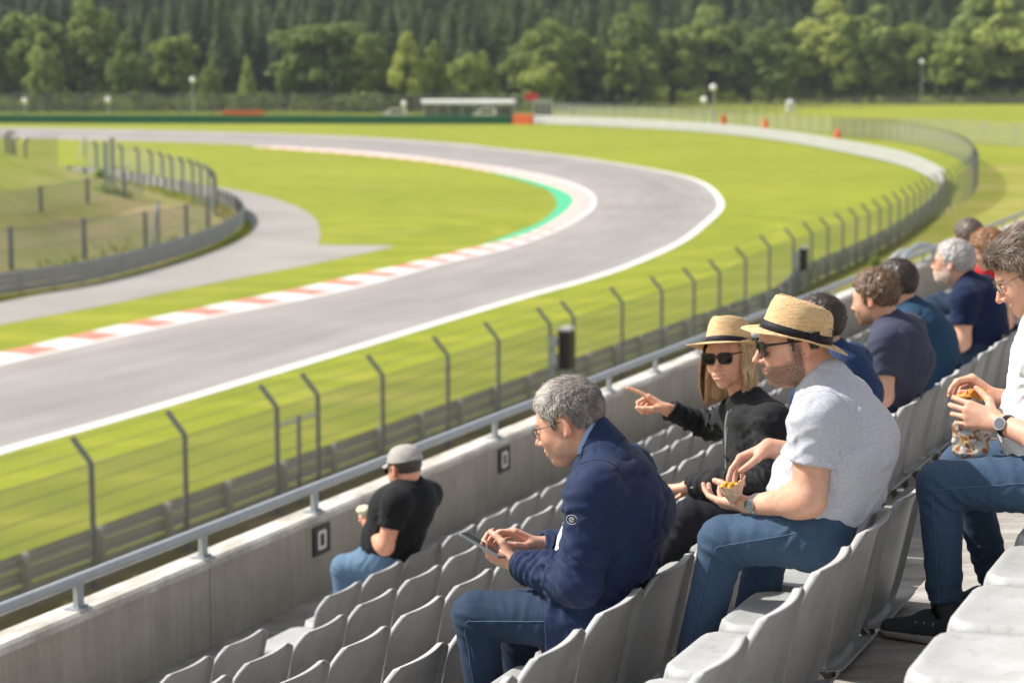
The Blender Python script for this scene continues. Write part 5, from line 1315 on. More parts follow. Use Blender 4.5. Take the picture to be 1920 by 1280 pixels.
def person(key, label, t0, S, J, head, top, legs=None, hands=None, vox=.006, hv=.0034, group=None, floor=None):
    """J: joints as (px, py, dt). Everything is turned into metres round the root."""
    W = {}; ri = {FL[i_]: i_ for i_ in FL}.get(floor)
    for k, v in J.items():
        if v[0] == 'r': W[k] = row(t0+v[1], v[2], v[3])
        else: W[k] = tpt(v[0], v[1], t0+(v[2] if len(v) > 2 else 0))
    if ri is not None and legs:
        bd0 = top.get('depth', top.get('build', 1.0)); r_ = .118*S*bd0+top.get('grow', .01)
        for nm, mg in (('pel', .06), ('wst', .02), ('che', -.03), ('hipL', .06-.02), ('hipR', .06-.02)):
            if nm in W:
                dd = float(W[nm]@NV); need = rowD(ri)+mg+r_
                if dd < need: print(key, nm, round(need-dd, 3)); W[nm] = W[nm]+NV*(need-dd)
    fz = floor if floor is not None else W['pel'][2]-.55*S
    o_ = A3(W['pel'][0], W['pel'][1], fz); root = empty("person", o_); tag(root, label, "person", group)
    for k in W: W[k] = W[k]-o_
    fz = 0.0
    rs = np.random.RandomState(abs(hash_(key)) % 9999)
    R = frame(head['yaw'], head['pitch'], head.get('roll', 0)); ex, ey, edt = head['ear']; ear = tpt(ex, ey, t0+edt-.079*S*math.cos(math.radians(head['yaw'])))-o_
    hc = ear-(R.T @ (A3(-.079, -.012, -.004)*S))
    nl = R @ (W['nb']-hc)/S
    # ---- skin
    VS = []; QS = []; CS = []; n = 0
    def push(V, Q, C):
        nonlocal n
        VS.append(V); QS.append(Q+n); CS.append(C); n += len(V)
    hg = head_grid(head, hv, nl); Vh, Qh = hg.mesh(1); Vh_face, Qh_face = Vh, Qh; push(Vh*S @ R + hc, Qh, head_tint(Vh, head))
    m_ = (W['shL']+W['shR'])/2; W['shL'] = m_+(W['shL']-m_)*.92; W['shR'] = m_+(W['shR']-m_)*.86
    shL, shR = W['shL'], W['shR']; side = nrm(shR-shL); up = (shL+shR)/2; bw = top.get('build', 1.0); bd = top.get('depth', bw); hs = nrm(W.get('hipR', W['pel']+DV)-W.get('hipL', W['pel']-DV))
    def torso(grow, k=1.0):
        g = grow; P = []
        P.append((econe(W['pel'], W['wst'], hs, (.160*S*bw+g, .118*S*bd+g), (.148*S*bw+g, .118*S*bd+g)), 0))
        P.append((econe(W['wst'], W['che'], side, (.148*S*bw+g, .118*S*bd+g), (.165*S*bw+g, .125*S*bd+g)), .05*S))
        P.append((econe(W['che'], up+(W['che']-up)*.25, side, (.165*S*bw+g, .125*S*bd+g), (.158*S*bw+g, .108*S*bd+g)), .05*S))
        P.append((cone(shL-ZV*.01*S, shR-ZV*.01*S, .052*S+g, .052*S+g), .05*S))
        for q_ in (shL, shR): P.append((cone(W['nb']-(W['nb']-up)*.15, q_, .050*S+g, .046*S+g), .05*S))
        P.append((cone(up, W['nb'], .085*S+g, .058*S+g*.5), .05*S))
        return P
    coarse = torso(-.012)
    body = grid_for([p for p, _ in coarse], .012)
    legs = legs or {}
    LG = []
    for s_ in 'LR':
        if 'kn'+s_ in W:
            LG += [(cone(W['hip'+s_], W['kn'+s_], .080*S, .055*S), .03), (cone(W['kn'+s_], W['an'+s_], .050*S, .036*S), .02)]
    body = grid_for([p for p, _ in coarse+LG], .014)
    for p, k in coarse+LG: body.add(p, k)
    seat_cut(body, o_, ri); V, Q = body.mesh(2); push(V, Q, np.tile(SKIN, (len(V), 1)))
    hands = hands or {}; tips_out = {}
    for s_ in 'LR':
        if 'wr'+s_ not in W: continue
        sh, el, wr = W['sh'+s_], W['el'+s_], W['wr'+s_]; fat = top.get('arm', 1.0); P = []
        if top['sleeve'] < .95:
            P += [(cone(sh+(el-sh)*.3, el, .049*S*fat, .042*S*fat), 0), (ell(el+(wr-el)*.2, (.046*S*fat, .046*S*fat, .046*S*fat)), .03*S), (cone(el, wr, .043*S*fat, .027*S), .025*S)]
        else: P += [(cone(el+(wr-el)*.6, wr, .032*S, .026*S), 0)]
        h = hands.get(s_)
        if h:
            kn = h['u'] if 'u' in h else None
            u = nrm((tpt(h['k'][0], h['k'][1], t0+h['k'][2])-o_)-wr) if kn is None else vv(*kn)
            hp, kk, tips = hand_prims(S, wr, u, vv(*h['n']), s_, h['curl'], h.get('thumb'), h.get('splay', (.10, .03, -.04, -.12)), h.get('size', 1.0)); tips_out[s_] = (kk, tips); P += hp
        g = grid_for([p for p, _ in P], h.get('vox', .0032) if h else .006)
        for p, k in P: g.add(p, k)
        V, Q = g.mesh(1); C = np.tile(SKIN*np.array(head.get('skin', (1, 1, 1))), (len(V), 1))
        if h:
            d = np.min([np.linalg.norm(V-t, axis=1) for t in tips_out[s_][1]+list(tips_out[s_][0])], 0); w = np.exp(-(d/(.014*S))**2)[:, None]*.4; C = C*(1-w)+A3(.62, .23, .16)*w
            # nails
            w2 = np.zeros(len(V))
        push(V, Q, C)
    AV = np.vstack(VS); AC = np.vstack(CS); bl = (vnoise(AV, 26)-.5)*.6+(vnoise(AV+3, 70)-.5)*.5; AC = AC*np.stack([1-.06*bl, 1-.26*bl, 1-.30*bl], 1)
    np_mesh("body", AV, np.vstack(QS), M['skin'], root, color=AC)
    # ---- eyes
    if not head.get('noeyes'):
        for s_ in (-1, 1):
            b = MB(); n_ = 10
            b.lathe([(.0005, .0030), (.0045, .0024), (.0056, 0)], (0, 0, 0), 12); 
            b.v = [(s_*.031+x*1.0, .0885+z, .0025+y*.55) for x, y, z in b.v]; local_obj("iris", b, M['iris'], root, R, hc, S)
    # ---- hair
    if head.get('hair'):
        ho = head['hair']; hg = hair_grid(ho, max(hv, .0036)); hg.d = np.maximum(hg.d, (hg.ax[2][None, None, :]-ho.get('ztop', 9)).astype(np.float32)); Vh, Qh = hg.mesh(1); base = np.array(ho['col'])*.55+np.array(ho.get('col2', ho['col']))*.25
        q = vnoise(Vh*A3(1, 1, .5), 170)[:, None]*.5+.5; SV, SF, SC = strands(Vh, Qh, ho, ho.get('n', 5200), rs)
        V = np.vstack([Vh, SV]); Fq = np.vstack([Qh, SF+len(Vh)]); np_mesh("hair", V*S @ R + hc, Fq, M['hair'], root, color=np.vstack([base*q, SC]))
    if head.get('beard', 0) > .5 and hv < .0045:
        tri = Vh_face[Qh_face]; cen = tri.mean(1); dk = head_tint(cen, head); dk0 = head_tint(cen, {**head, 'beard': 0}); msk = np.linalg.norm(dk-dk0, axis=1); msk = msk/max(msk.max(), 1e-6); nn = np.cross(tri[:, 2]-tri[:, 0], tri[:, 3]-tri[:, 1]); ar = np.linalg.norm(nn, axis=1); p = ar*(msk > .25)*msk
        ids = rs.choice(len(cen), 3800, p=p/p.sum()); Nn = nn[ids]/ar[ids][:, None]; P_ = cen[ids]+rs.normal(0, .0012, (len(ids), 3)); T = A3(0, .15, -1)+rs.normal(0, .35, (len(ids), 3)); T = T-Nn*(T*Nn).sum(1)[:, None]; T /= np.linalg.norm(T, axis=1)[:, None]+1e-9
        L = rs.uniform(.002, .0046, len(ids))[:, None]; Wd = np.cross(T, Nn)*.00042; VV = np.stack([P_-Nn*.001-Wd, P_-Nn*.001+Wd, P_+T*L+Nn*L*.45+Wd*.3, P_+T*L+Nn*L*.45-Wd*.3], 1).reshape(-1, 3); bc = A3(*head['beardcol']); C = np.repeat(bc*rs.uniform(.7, 2.8, len(ids))[:, None], 4, 0)
        np_mesh("beard", VV*S @ R + hc, np.arange(len(VV)).reshape(-1, 4), M['hair'], root, color=C)
    if head.get('long'):
        lo = head['long']; P = []; cols = []; c1, c2 = A3(*lo['col']), A3(*lo['col2']); nS = lo.get('n', 3000); VV = []; C = []; Fq = []
        Rinv = R; grav = R @ A3(0, 0, -1)
        for k in range(nS):
            th = rs.uniform(-.30*math.pi, 1.30*math.pi)+math.pi*0; th = rs.uniform(math.radians(lo.get('a0', 128)), math.radians(lo.get('a1', 412)))
            lay = rs.uniform(0, 1); rx, ry = .080+.012*lay, .094+.012*lay; x, y = math.cos(th), math.sin(th); p = A3(rx*x, -.012+ry*y, .030+rs.uniform(-.01, .01)); p0 = A3(p[0]*.93, p[1]*.93, .058)
            L = lo.get('L', .205)*rs.uniform(.86, 1.05); fr = max(0, y); out = A3(x, y*.5, 0); wv = rs.normal(0, .006)
            pts = [p0, p+A3(0, 0, .01), p+grav*L*.33+out*.010+A3(wv, 0, 0), p+grav*L*.66+out*.016+A3(-wv, wv, 0)*1.3, p+grav*L+out*(.006-.02*lay*.5)+A3(wv, -wv, 0)]
            pts = [np.array([*q_]) for q_ in pts]; w = A3(-y, x, 0)*.0008; sh_ = rs.uniform(0, 1)**1.1; i0 = len(VV)
            for j, q_ in enumerate(pts): ww = w*(1 if j < 4 else .3); VV += [q_-ww, q_+ww]; C += [c1*(1-sh_)+c2*sh_]*2
            Fq += [(i0+2*j, i0+2*j+1, i0+2*j+3, i0+2*j+2) for j in range(4)]
        # inner mass so that no light leaks through
        g = Grid((-.13, -.15, -.22), (.13, .12, .15), .005); g.add(ell((0, -.016, .030), (.080, .102, .088)))
        for s_ in (-1, 1):
            a_ = A3(s_*.074, .012, .02); g.add(econe(a_, a_+grav*.19+A3(s_*.006, .004, 0), (0, 1, 0), (.019, .009), (.016, .007)), .02); a_ = A3(s_*.062, -.052, .02); g.add(econe(a_, a_+grav*.17, (s_*.6, .8, 0), (.045, .018), (.04, .014)), .03)
        g.add(econe(A3(0, -.09, .02), A3(0, -.09, .02)+grav*.17, (1, 0, 0), (.065, .02), (.06, .016)), .03)
        X = g.ax[0][:, None, None]; Y = g.ax[1][None, :, None]; Z = g.ax[2][None, None, :]; g.d = np.maximum(g.d, np.where((Y > .038) & (Z > -10), (Y-.038), -1).astype(np.float32)); g.displace(lambda P_: -.004*(vnoise(P_*A3(1, 1, .12), 160)-.5)*2)
        g.d = np.maximum(g.d, (Z-.040).astype(np.float32)); Vm, Qm = g.mesh(1); V = np.vstack([Vm, np.array(VV)]); Fq = np.vstack([Qm, np.array(Fq)+len(Vm)]); cm = (c1*.4+c2*.6)*(.65+.5*vnoise(Vm*A3(1, 1, .1), 230)[:, None]); np_mesh("hair", V*S @ R + hc, Fq, M['hair'], root, color=np.vstack([cm, np.array(C)]))
    if head.get('glasses'): sunglasses(root, R, hc, S, head['glasses'])
    if head.get('fedora') is not None: fedora(root, R, hc, S, *head['fedora'])
    if head.get('cap'): baseball_cap(root, R, hc, S)
    # ---- trousers
    if 'knL' in W and legs.get('mat'):
        PT = [(econe(W['pel'], W['wst']*.35+W['pel']*.65, hs, (.168*S*bw, .125*S*bd), (.158*S*bw, .120*S*bd)), 0)]; tk = legs.get('thick', 1.0); hem = []
        for s_ in 'LR':
            hp, kn, an = W['hip'+s_], W['kn'+s_], W['an'+s_]; hemp = kn+(an-kn)*.93
            PT += [(cone(hp, kn+(hp-kn)*.08, .094*S*tk, .070*S*tk), .05*S), (ell(kn, (.066*S*tk,)*3), .02*S), (clipped(cone(kn, an, .065*S*tk, .050*S*tk), (hemp, an-kn)), .025*S)]; hem.append((hemp, kn, an))
        g = grid_for([p for p, _ in PT], vox)
        for p, k in PT: g.add(p, k)
        fl = []
        for s_ in 'LR':
            hp, kn, an = W['hip'+s_], W['kn'+s_], W['an'+s_]; bk = nrm((hp+an)/2-kn)
            fl += [joint_folds(kn+bk*.05*S, nrm(nrm(an-kn)-nrm(hp-kn)), S, .010, .040, .095, .4, 1), joint_folds(hp+(kn-hp)*.12, kn-hp, S, .011, .05, .13, .6, 2), joint_folds(kn+(an-kn)*.85, an-kn, S, .008, .042, .10, .3, 3)]
        ff = fold_fn(S, .0035*S, 9, nrm(W['knL']-W['hipL']), .5, 2)
        g.displace(lambda P_: ff(P_)+sum(f_(P_) for f_ in fl)); seat_cut(g, o_, ri); V, Q = g.mesh(1); jo = np_mesh("trousers" if not legs.get('jeans', 1) else "jeans", V, Q, M[legs['mat']], root); REG[key+'_legs'] = g
        if legs.get('seam'):
            b = MB()
            for s_ in ('L',):
                hp, kn, an = W['hip'+s_], W['kn'+s_], W['an'+s_]; pts = []
                out = nrm(-DV-.0*ZV)
                for u in np.linspace(.12, 1, 16): c_ = hp+(kn-hp)*u; fwd = nrm(kn-hp); o2 = nrm(out-fwd*np.dot(out, fwd)+ZV*.25*(1-u)); pts.append(g.surf(c_, o2)+o2*.0003)
                for u in np.linspace(.08, .92, 16): c_ = kn+(an-kn)*u; fwd = nrm(an-kn); o2 = nrm(out-fwd*np.dot(out, fwd)+nrm(kn-hp)*.12); pts.append(g.surf(c_, o2)+o2*.0003)
                b.tube(smooth_curve(pts, 60), .0013*S, 5)
                for hemp, kn_, an_ in hem[:1]:
                    ax = nrm(an_-kn_); c_ = hemp-ax*.022*S; rp = [g.surf(c_, q_-c_)+nrm(q_-c_)*.0003 for q_ in ring(c_, ax, .02, .02, DV, 24)]; b.tube(rp, .0011*S, 5, closed=True)
            b.build("seam", M['stitch'], jo, smooth=True)
    if legs.get('shoes'):
        for s_ in 'LR':
            tl = W['an'+s_]+nrm(vv(1, 0, 0)*1.0+DV*(.0))*.15*S; shoe(root, A3(W['an'+s_][0], W['an'+s_][1], 0), tl, 0.002, S)
    if legs.get('socks'):
        for s_ in 'LR':
            b = MB(); a_ = W['an'+s_]; b.tube([A3(a_[0], a_[1], .07*S), W['kn'+s_]*.16+a_*.84], [.040*S, .043*S], 14); b.build("sock", M['frame_black'], root, smooth=True)
    # ---- upper garment
    gr = top.get('grow', .010); TP = torso(gr)
    if top.get('belly'): c_, r_ = top['belly']; TP.insert(2, (ell(W['wst']+nrm(np.cross(side, nrm(up-W['pel'])))*0+vv(*c_)*S, (r_*S,)*3), .08*S))
    nd = nrm((hc+R.T @ A3(0, -.03, -.05)*S)-W['nb']); cuts = [(W['nb']+nd*(.006*S), nd*.8+NV*.35*0)]
    TPs = [TP[0], TP[1]]+TP[2:-1]+[(clipped(TP[-1][0], (W['nb']+nd*top.get('neckcut', .022)*S, nrm(nd+vv(.45, 0, 0)*(-1 if False else 1)))), TP[-1][1])]
    if top.get('skirt'):
        for s_ in 'LR': hp, kn = W['hip'+s_], W['kn'+s_]; TPs.append((clipped(cone(hp+ZV*.01, kn, .112*S, .110*S), (hp+(kn-hp)*top['skirt'], kn-hp)), .06*S))
        TPs.append((econe(W['pel'], W['pel']+vv(.02, 0, -.10)*S, hs, (.175*S, .14*S), (.18*S, .14*S)), .05*S))
    else: TPs[0] = (clipped(TPs[0][0], (W['pel']+(W['pel']-W['wst'])*.25, W['pel']-W['wst'])), 0)
    sl = top['sleeve']; cuff = []
    for s_ in 'LR':
        if 'el'+s_ not in W: continue
        sh, el, wr = W['sh'+s_], W['el'+s_], W.get('wr'+s_); k_ = top.get('arm', 1.0)
        TPs.append((ell(sh, (.059*S*k_+gr*.5,)*3), .05*S))
        if sl < 1:
            e_ = sh+(el-sh)*sl; TPs.append((clipped(cone(sh, el, .060*S*k_+gr*.6, .054*S*k_+gr), (e_, el-sh)), .03*S)); cuff.append((e_, nrm(el-sh)))
        else:
            TPs.append((cone(sh, el, .060*S*k_+gr*.6, .055*S*k_+gr*.6), .03*S)); TPs.append((ell(el, (.057*S*k_+gr*.5,)*3), .01*S))
            if wr is not None:
                e_ = el+(wr-el)*top.get('cuff', .97); TPs.append((clipped(cone(el, wr, .054*S*k_+gr*.6, .036*S+gr*.7), (e_, wr-el)), .02*S)); cuff.append((e_, nrm(wr-el)))
    g = grid_for([p for p, _ in TPs], vox)
    for p, k in TPs: g.add(p, k)
    fold = top.get('fold', 1.0); fns = [fold_fn(S, .009*fold*S, 8, nrm(up-W['pel']+side*.5), .5, 1), fold_fn(S, .006*fold*S, 15, nrm(W['wst']-W['che']+side*1.4), .35, 4)]
    fns.append(joint_folds(W['wst']+(W['wst']-W['che'])*.2, nrm(up-W['pel']), S, .011*fold, .06, .18, .25, 5))
    for s_ in 'LR':
        if 'el'+s_ in W:
            sh, el = W['sh'+s_], W['el'+s_]; fns.append(joint_folds(sh+vv(.02, 0, -.07)*S, el-sh, S, .009*fold, .045, .10, .8, 7))
            if sl >= 1 and 'wr'+s_ in W: wr = W['wr'+s_]; ik = nrm((sh+wr)/2-el); fns += [joint_folds(el+ik*.035*S, nrm(nrm(wr-el)-nrm(sh-el)), S, .013*fold, .040, .12, .5, 8), joint_folds(el+(wr-el)*.6, wr-el, S, .011*fold, .038, .13, .7, 9)]
    g.displace(lambda P_: sum(f_(P_) for f_ in fns))
    # neck opening, and openings at the sleeve ends
    g.add(cone(W['nb']-nd*.00*S, hc-R.T @ A3(0, .03, .06)*S, .058*S, .056*S), .004, 's')
    for e_, ax in cuff:
        r_ = (.044 if sl < 1 else .030)*S*(top.get('arm', 1.0) if sl < 1 else 1); g.add(cone(e_-ax*.025*S, e_+ax*.03, r_, r_), .002, 's'); 
        if top.get('hemline', 1): ax2 = ax; cc = e_-ax*.016*S; g.displace(lambda P_: .0012*np.exp(-(((P_-cc)@ax2)/.0022)**2)*(np.linalg.norm(P_-cc, axis=1) < .12*S))
    seat_cut(g, o_, ri); V, Q = g.mesh(1); so_ = np_mesh(top['name'], V, Q, M[top['mat']], root); REG[key+'_top'] = g
    if top.get('seams'):
        for sg, sh in ((-1, shL), (1, shR)):
            b = MB()
            c_ = sh-side*sg*.030*S; upv = nrm(up-W['che']); fw = np.cross(side, upv); P_ = []
            for a in np.linspace(-1.75, 1.75, 26): d_ = upv*math.cos(a)+fw*math.sin(a)*-1; s_p = g.surf(c_, d_, .3); P_.append(s_p+d_*.0002)
            ok_ = [i for i in range(len(P_)) if np.linalg.norm(P_[i]-c_) < .15*S]
            if len(ok_) > 4: b.tube([P_[i] for i in ok_], .0013*S, 4); b.build("shoulder_seam", M[top['mat']], so_, smooth=True)
    if top.get('rib', 1):
        b = MB(); c_ = W['nb']+nd*.012*S; P_ = ring(c_+vv(.004, 0, 0)*S, nrm(nd+vv(.35, 0, 0)), .0625*S, .0635*S, side, 28); b.tube(P_, .0055*S, 8, closed=True); b.build("neckband", M[top.get('ribmat', top['mat'])], so_, smooth=True)
    REG[key] = dict(W=W, R=R, hc=hc, o=o_, root=root, S=S, tips=tips_out, top=so_, nd=nd, side=side)
    return root
def hash_(s): return sum(ord(c)*(i+7)*31 for i, c in enumerate(s))
SHORT = dict(curl=[(15, 20, 15)]*4)
FL = {i: CAMZ-(rowH(i)+FLOOR) for i in range(-3, 5)}
# ---------------- man in the navy jacket, with a phone
person('navy', "grey-haired man in a long navy jacket looking down at a phone", 6.0, 1.10,
  dict(nb=(1126,848,0), che=(1168,958,0), wst=(1170,1062,0), pel=(1172,1150,0), shL=(1112,925,-.215), elL=(1086,1092,-.24), wrL=(966,1056,-.06),
       shR=(1180,880,.20), elR=(1120,1020,.24), wrR=(1012,1021,.13), hipL=(1148,1168,-.10), hipR=(1200,1135,.10), knL=(892,1152,-.13), knR=(962,1150,.10), anL=('r',-.12,2.62,2.26), anR=('r',.12,2.58,2.26)),
  dict(ear=(1059,800,0), yaw=6, pitch=22, roll=0, glasses='thin', nose=1.0, jaw=1.05, fat=.5, beard=.28, beardcol=(.30,.25,.22), browcol=(.20,.16,.13),
       hair=dict(col=(.085,.070,.060), col2=(.62,.57,.52), frontgrey=.35, toplit=.5, n=12500, sw=.00055, thick=.012, len=.020, comb=(0,.9,.2), mess=.003, wild=.26, lift=.18,
                 line=[(-.12,-.066),(-.06,-.046),(-.040,-.02),(-.030,.032),(.008,.034),(.014,-.002),(.026,-.004),(.034,.030),(.046,.038),(.062,.064),(.078,.074),(.12,.080)])),
  dict(name="jacket", mat='navy_jacket', sleeve=1, cuff=.96, build=1.04, depth=1.02, grow=.016, skirt=.30, arm=1.12, fold=1.3, rib=0, seams=1, hemline=1),
  dict(mat='denim_dark', seam=1, thick=1.02, shoes=1, socks=1),
  dict(L=dict(k=(912,1040,-.03), n=(.05,.75,.65), curl=[(38,48,30),(45,50,32),(48,50,35),(50,52,35)], thumb=[(.55,.55,.45),(.95,.25,.35),(1,.0,.3)]),
       R=dict(k=(966,1000,.10), n=(.0,-.35,-1), curl=[(22,30,22),(30,40,30),(38,45,30),(42,50,30)], thumb=[(.5,.7,.4),(.85,.4,.3),(.95,.1,.3)])), vox=.0055, hv=.0030, floor=FL[0])
# ---------------- woman in a straw hat pointing
person('woman', "blonde woman in a straw hat, sunglasses and charcoal cardigan pointing towards the track", 7.7, 1.08,
  dict(nb=(1398,752,0), che=(1424,835,0), wst=(1424,900,0), pel=(1418,955,0), shL=(1449,790,-.15), elL=(1442,893,-.22), wrL=(1290,912,-.16),
       shR=(1374,772,.13), elR=(1332,800,.30), wrR=(1252,768,.16), hipL=(1405,962,-.10), hipR=(1440,940,.08), knL=(1292,968,-.20), knR=(1318,945,.08), anL=('r',-.2,2.75,2.26), anR=('r',.1,2.75,2.26)),
  dict(ear=(1405,666,0), yaw=82, pitch=2, roll=7, glasses='brown', fem=1, jaw=.88, nose=.82, open=.0035, lip=(.52,.15,.14), noeyes=1, skin=(1.18,1.16,1.10), fedora=(-17, 1.02, .0),
       long=dict(col=(.46,.27,.12), col2=(1.0,.76,.46), n=6500, L=.205, a0=150, a1=390)),
  dict(name="cardigan", mat='cardigan', sleeve=1, cuff=.97, build=.86, depth=.84, grow=.008, arm=.86, fold=1.1, rib=0),
  dict(mat='black_pants', thick=.92, jeans=0, shoes=1),
  dict(R=dict(k=(1214,745,.15), n=(.1,-.35,-1), curl=[(4,6,4),(62,70,35),(72,75,40),(78,78,40)], thumb=[(.6,.55,.5),(.9,.15,.5),(.95,-.1,.45)], size=.98, vox=.0028),
       L=dict(k=(1258,915,-.15), n=(0,-.1,-1), curl=[(12,15,10),(14,18,10),(16,20,12),(18,22,12)], size=.92)), vox=.0062, hv=.0030, floor=FL[0])
# ---------------- man in the grey T-shirt
person('grey', "bearded man in a straw hat and heather grey T-shirt eating from a small paper cone", 6.05, 1.10,
  dict(nb=(1546,716,0), che=(1584,832,0), wst=(1578,912,0), pel=(1560,985,0), shL=(1530,792,-.21), elL=(1515,935,-.23), wrL=(1404,948,-.12),
       shR=(1584,752,.19), elR=(1535,868,.26), wrR=(1442,838,.16), hipL=(1570,1000,-.10), hipR=(1612,965,.10), knL=(1356,1014,-.13), knR=(1445,1010,.12), anL=('r',-.13,1.98,2.0), anR=('r',.12,1.88,2.0)),
  dict(ear=(1506,650,0), yaw=27, pitch=11, roll=0, glasses='dark', nose=1.15, jaw=1.06, fat=.4, noeyes=1, beard=.80, beardcol=(.075,.052,.038), fedora=(-25, .74, .018), lip=(.42,.16,.13),
       hair=dict(col=(.05,.033,.022), col2=(.16,.11,.075), n=2600, ztop=.028, thick=.005, len=.010, wild=.3, comb=(0,-.6,-.2), line=[(-.12,-.060),(-.06,-.050),(-.035,-.02),(-.024,.024),(.002,.024),(.012,-.014),(.024,-.010),(.030,.040),(.05,.10),(.12,.2)])),
  dict(name="t_shirt", mat='grey_tee', sleeve=.56, build=1.05, depth=1.06, grow=.012, arm=1.10, fold=.95, seams=1, belly=((.05,0,-.02),.125)),
  dict(mat='denim', seam=1, thick=1.02, shoes=1, socks=1),
  dict(L=dict(k=(1355,944,-.07), n=(.1,.55,.85), curl=[(14,24,18),(18,28,20),(24,32,22),(30,36,24)], thumb=[(.5,.6,.5),(.9,.25,.35),(1,.05,.2)]),
       R=dict(k=(1390,862,.13), n=(-.55,-.25,-.75), curl=[(30,18,12),(34,20,14),(38,22,14),(42,26,16)], thumb=[(.5,.6,.4),(.85,.25,.3),(.95,.1,.2)])), vox=.0055, hv=.0030, floor=FL[-1])
# ---------------- man with the crisp bag, nearest row
person('chip', "man in a white T-shirt and blue jeans reaching into a crisp bag", 6.35, 1.06,
  dict(nb=(1972,585,0), che=(1995,690,0), wst=(2000,800,0), pel=(1995,880,0), shL=(1960,665,-.21), elL=(1982,838,-.24), wrL=(1868,790,-.14),
       shR=(2010,620,.2), elR=(1985,770,.22), wrR=(1866,744,.06), hipL=(1975,905,-.10), hipR=(2010,875,.10), knL=(1762,908,-.14), knR=(1806,872,.12), anL=('r',-.16,1.215,1.68), anR=('r',.20,1.12,1.68)),
  dict(ear=(1943,516,0), yaw=16, pitch=30, roll=0, glasses='brown2', nose=1.05, jaw=1.02, fat=.3, noeyes=1, beard=.2, beardcol=(.2,.15,.12), browcol=(.10,.07,.05),
       hair=dict(col=(.07,.045,.032), col2=(.36,.27,.21), n=7000, thick=.019, len=.036, comb=(0,-.9,.1), wild=.3, quiff=1, lift=.22)),
  dict(name="t_shirt", mat='white_tee', sleeve=.55, build=1.0, depth=1.08, grow=.012, arm=1.0, belly=((.07,0,0),.13)),
  dict(mat='denim', seam=1, thick=1.0, shoes=1, socks=1),
  dict(L=dict(k=(1822,778,-.13), n=(.1,.95,-.15), curl=[(18,30,18),(20,32,20),(22,34,22),(24,36,22)], thumb=[(.5,.7,.4),(.85,.5,.3),(.9,.4,.3)]),
       R=dict(k=(1836,722,.05), n=(.1,-.3,-1), curl=[(45,35,20),(52,40,22),(58,42,22),(62,45,22)], thumb=[(.6,.6,.5),(.9,.3,.5),(.9,.1,.6)])), vox=.0055, hv=.0032, floor=FL[-2])
# ---------------- man in the cap, front row
person('cap', "man in grey cap, black T-shirt and light jeans eating a snack by the wall", 10.25, 1.10,
  dict(nb=(767,912,0), che=(788,962,0), wst=(796,1008,0), pel=(786,1052,0), shL=(742,942,-.21), elL=(722,1024,-.23), wrL=(693,992,-.10),
       shR=(806,926,.20), elR=(760,990,.25), wrR=(712,985,.08), hipL=(768,1058,-.10), hipR=(790,1045,.10), knL=(644,1064,-.12), knR=(700,1048,.14), anL=('r',-.12,5.45,3.39), anR=('r',.12,5.55,3.39)),
  dict(ear=(738,884,0), yaw=-26, pitch=12, roll=0, glasses='dark', noeyes=1, nose=1.0, fat=.5, beard=.75, beardcol=(.12,.10,.09), cap=1, skin=(1,.88,.82),
       hair=dict(col=(.05,.04,.035), col2=(.14,.11,.09), n=1500, ztop=.05, thick=.004, len=.008, wild=.3, line=[(-.12,-.055),(-.06,-.045),(-.03,-.015),(-.02,.03),(.002,.03),(.02,.0),(.03,.06),(.05,.1),(.12,.2)])),
  dict(name="t_shirt", mat='black_tee', sleeve=.58, build=1.08, depth=1.16, grow=.012, arm=1.02, fold=.8),
  dict(mat='denim_light', thick=1.0, shoes=1),
  dict(L=dict(k=(684,972,-.06), n=(.1,.8,.4), curl=[(30,45,25)]*4, vox=.0042), R=dict(k=(698,972,.05), n=(.1,-.8,.2), curl=[(30,45,25)]*4, vox=.0042)), vox=.008, hv=.0045, floor=FL[4])
# ---------------- others in the jacket man's row
def mid(key, label, t0, S, dx, dy, head, top, i=0, build=1.0, arms=True, sc=1.0, lm='denim_dark'):
    """seated figure in the pose of the bearded man, moved to its own seat"""
    B = dict(nb=(1666,606,0), che=(1697,675,0), wst=(1710,722,0), pel=(1712,762,0), shL=(1660,645,-.21), elL=(1655,742,-.23), wrL=(1612,770,-.08), shR=(1705,618,.20), elR=(1680,710,.24), wrR=(1630,750,.1))
    J = {k: (head['ear'][0]+(v[0]-1631)*sc+dx, head['ear'][1]+(v[1]-564)*sc+dy, v[2]) for k, v in B.items()}
    D0 = rowD(i); H0 = rowH(i)+FLOOR-.1*S; p = tpt(J['pel'][0], J['pel'][1], t0); D0 = float(p@NV); Hh = CAMZ-p[2]
    J['hipL'] = ('r', -.1, D0+.02, Hh+.02); J['hipR'] = ('r', .1, D0+.02, Hh+.02); J['knL'] = ('r', -.14, D0+.47*S, Hh-.02); J['knR'] = ('r', .14, D0+.47*S, Hh-.02); J['anL'] = ('r', -.12, D0+.42*S, H0); J['anR'] = ('r', .12, D0+.44*S, H0)
    head['ear'] = (*head['ear'], 0)
    person(key, label, t0, S, J, head, top, dict(mat=lm, shoes=1), dict(L=dict(u=(.9,.3,-.1), n=(0,.2,-1), curl=[(20,30,20)]*4, vox=.0055), R=dict(u=(.9,-.3,-.1), n=(0,-.2,-1), curl=[(20,30,20)]*4, vox=.0055)), vox=.0085, hv=.0042, floor=FL[i])
tee = lambda m, **k: dict(name="t_shirt", mat=m, sleeve=.62, build=k.get('build', 1.05), depth=k.get('depth', 1.08), grow=.012, arm=k.get('arm', 1.08), fold=.8)
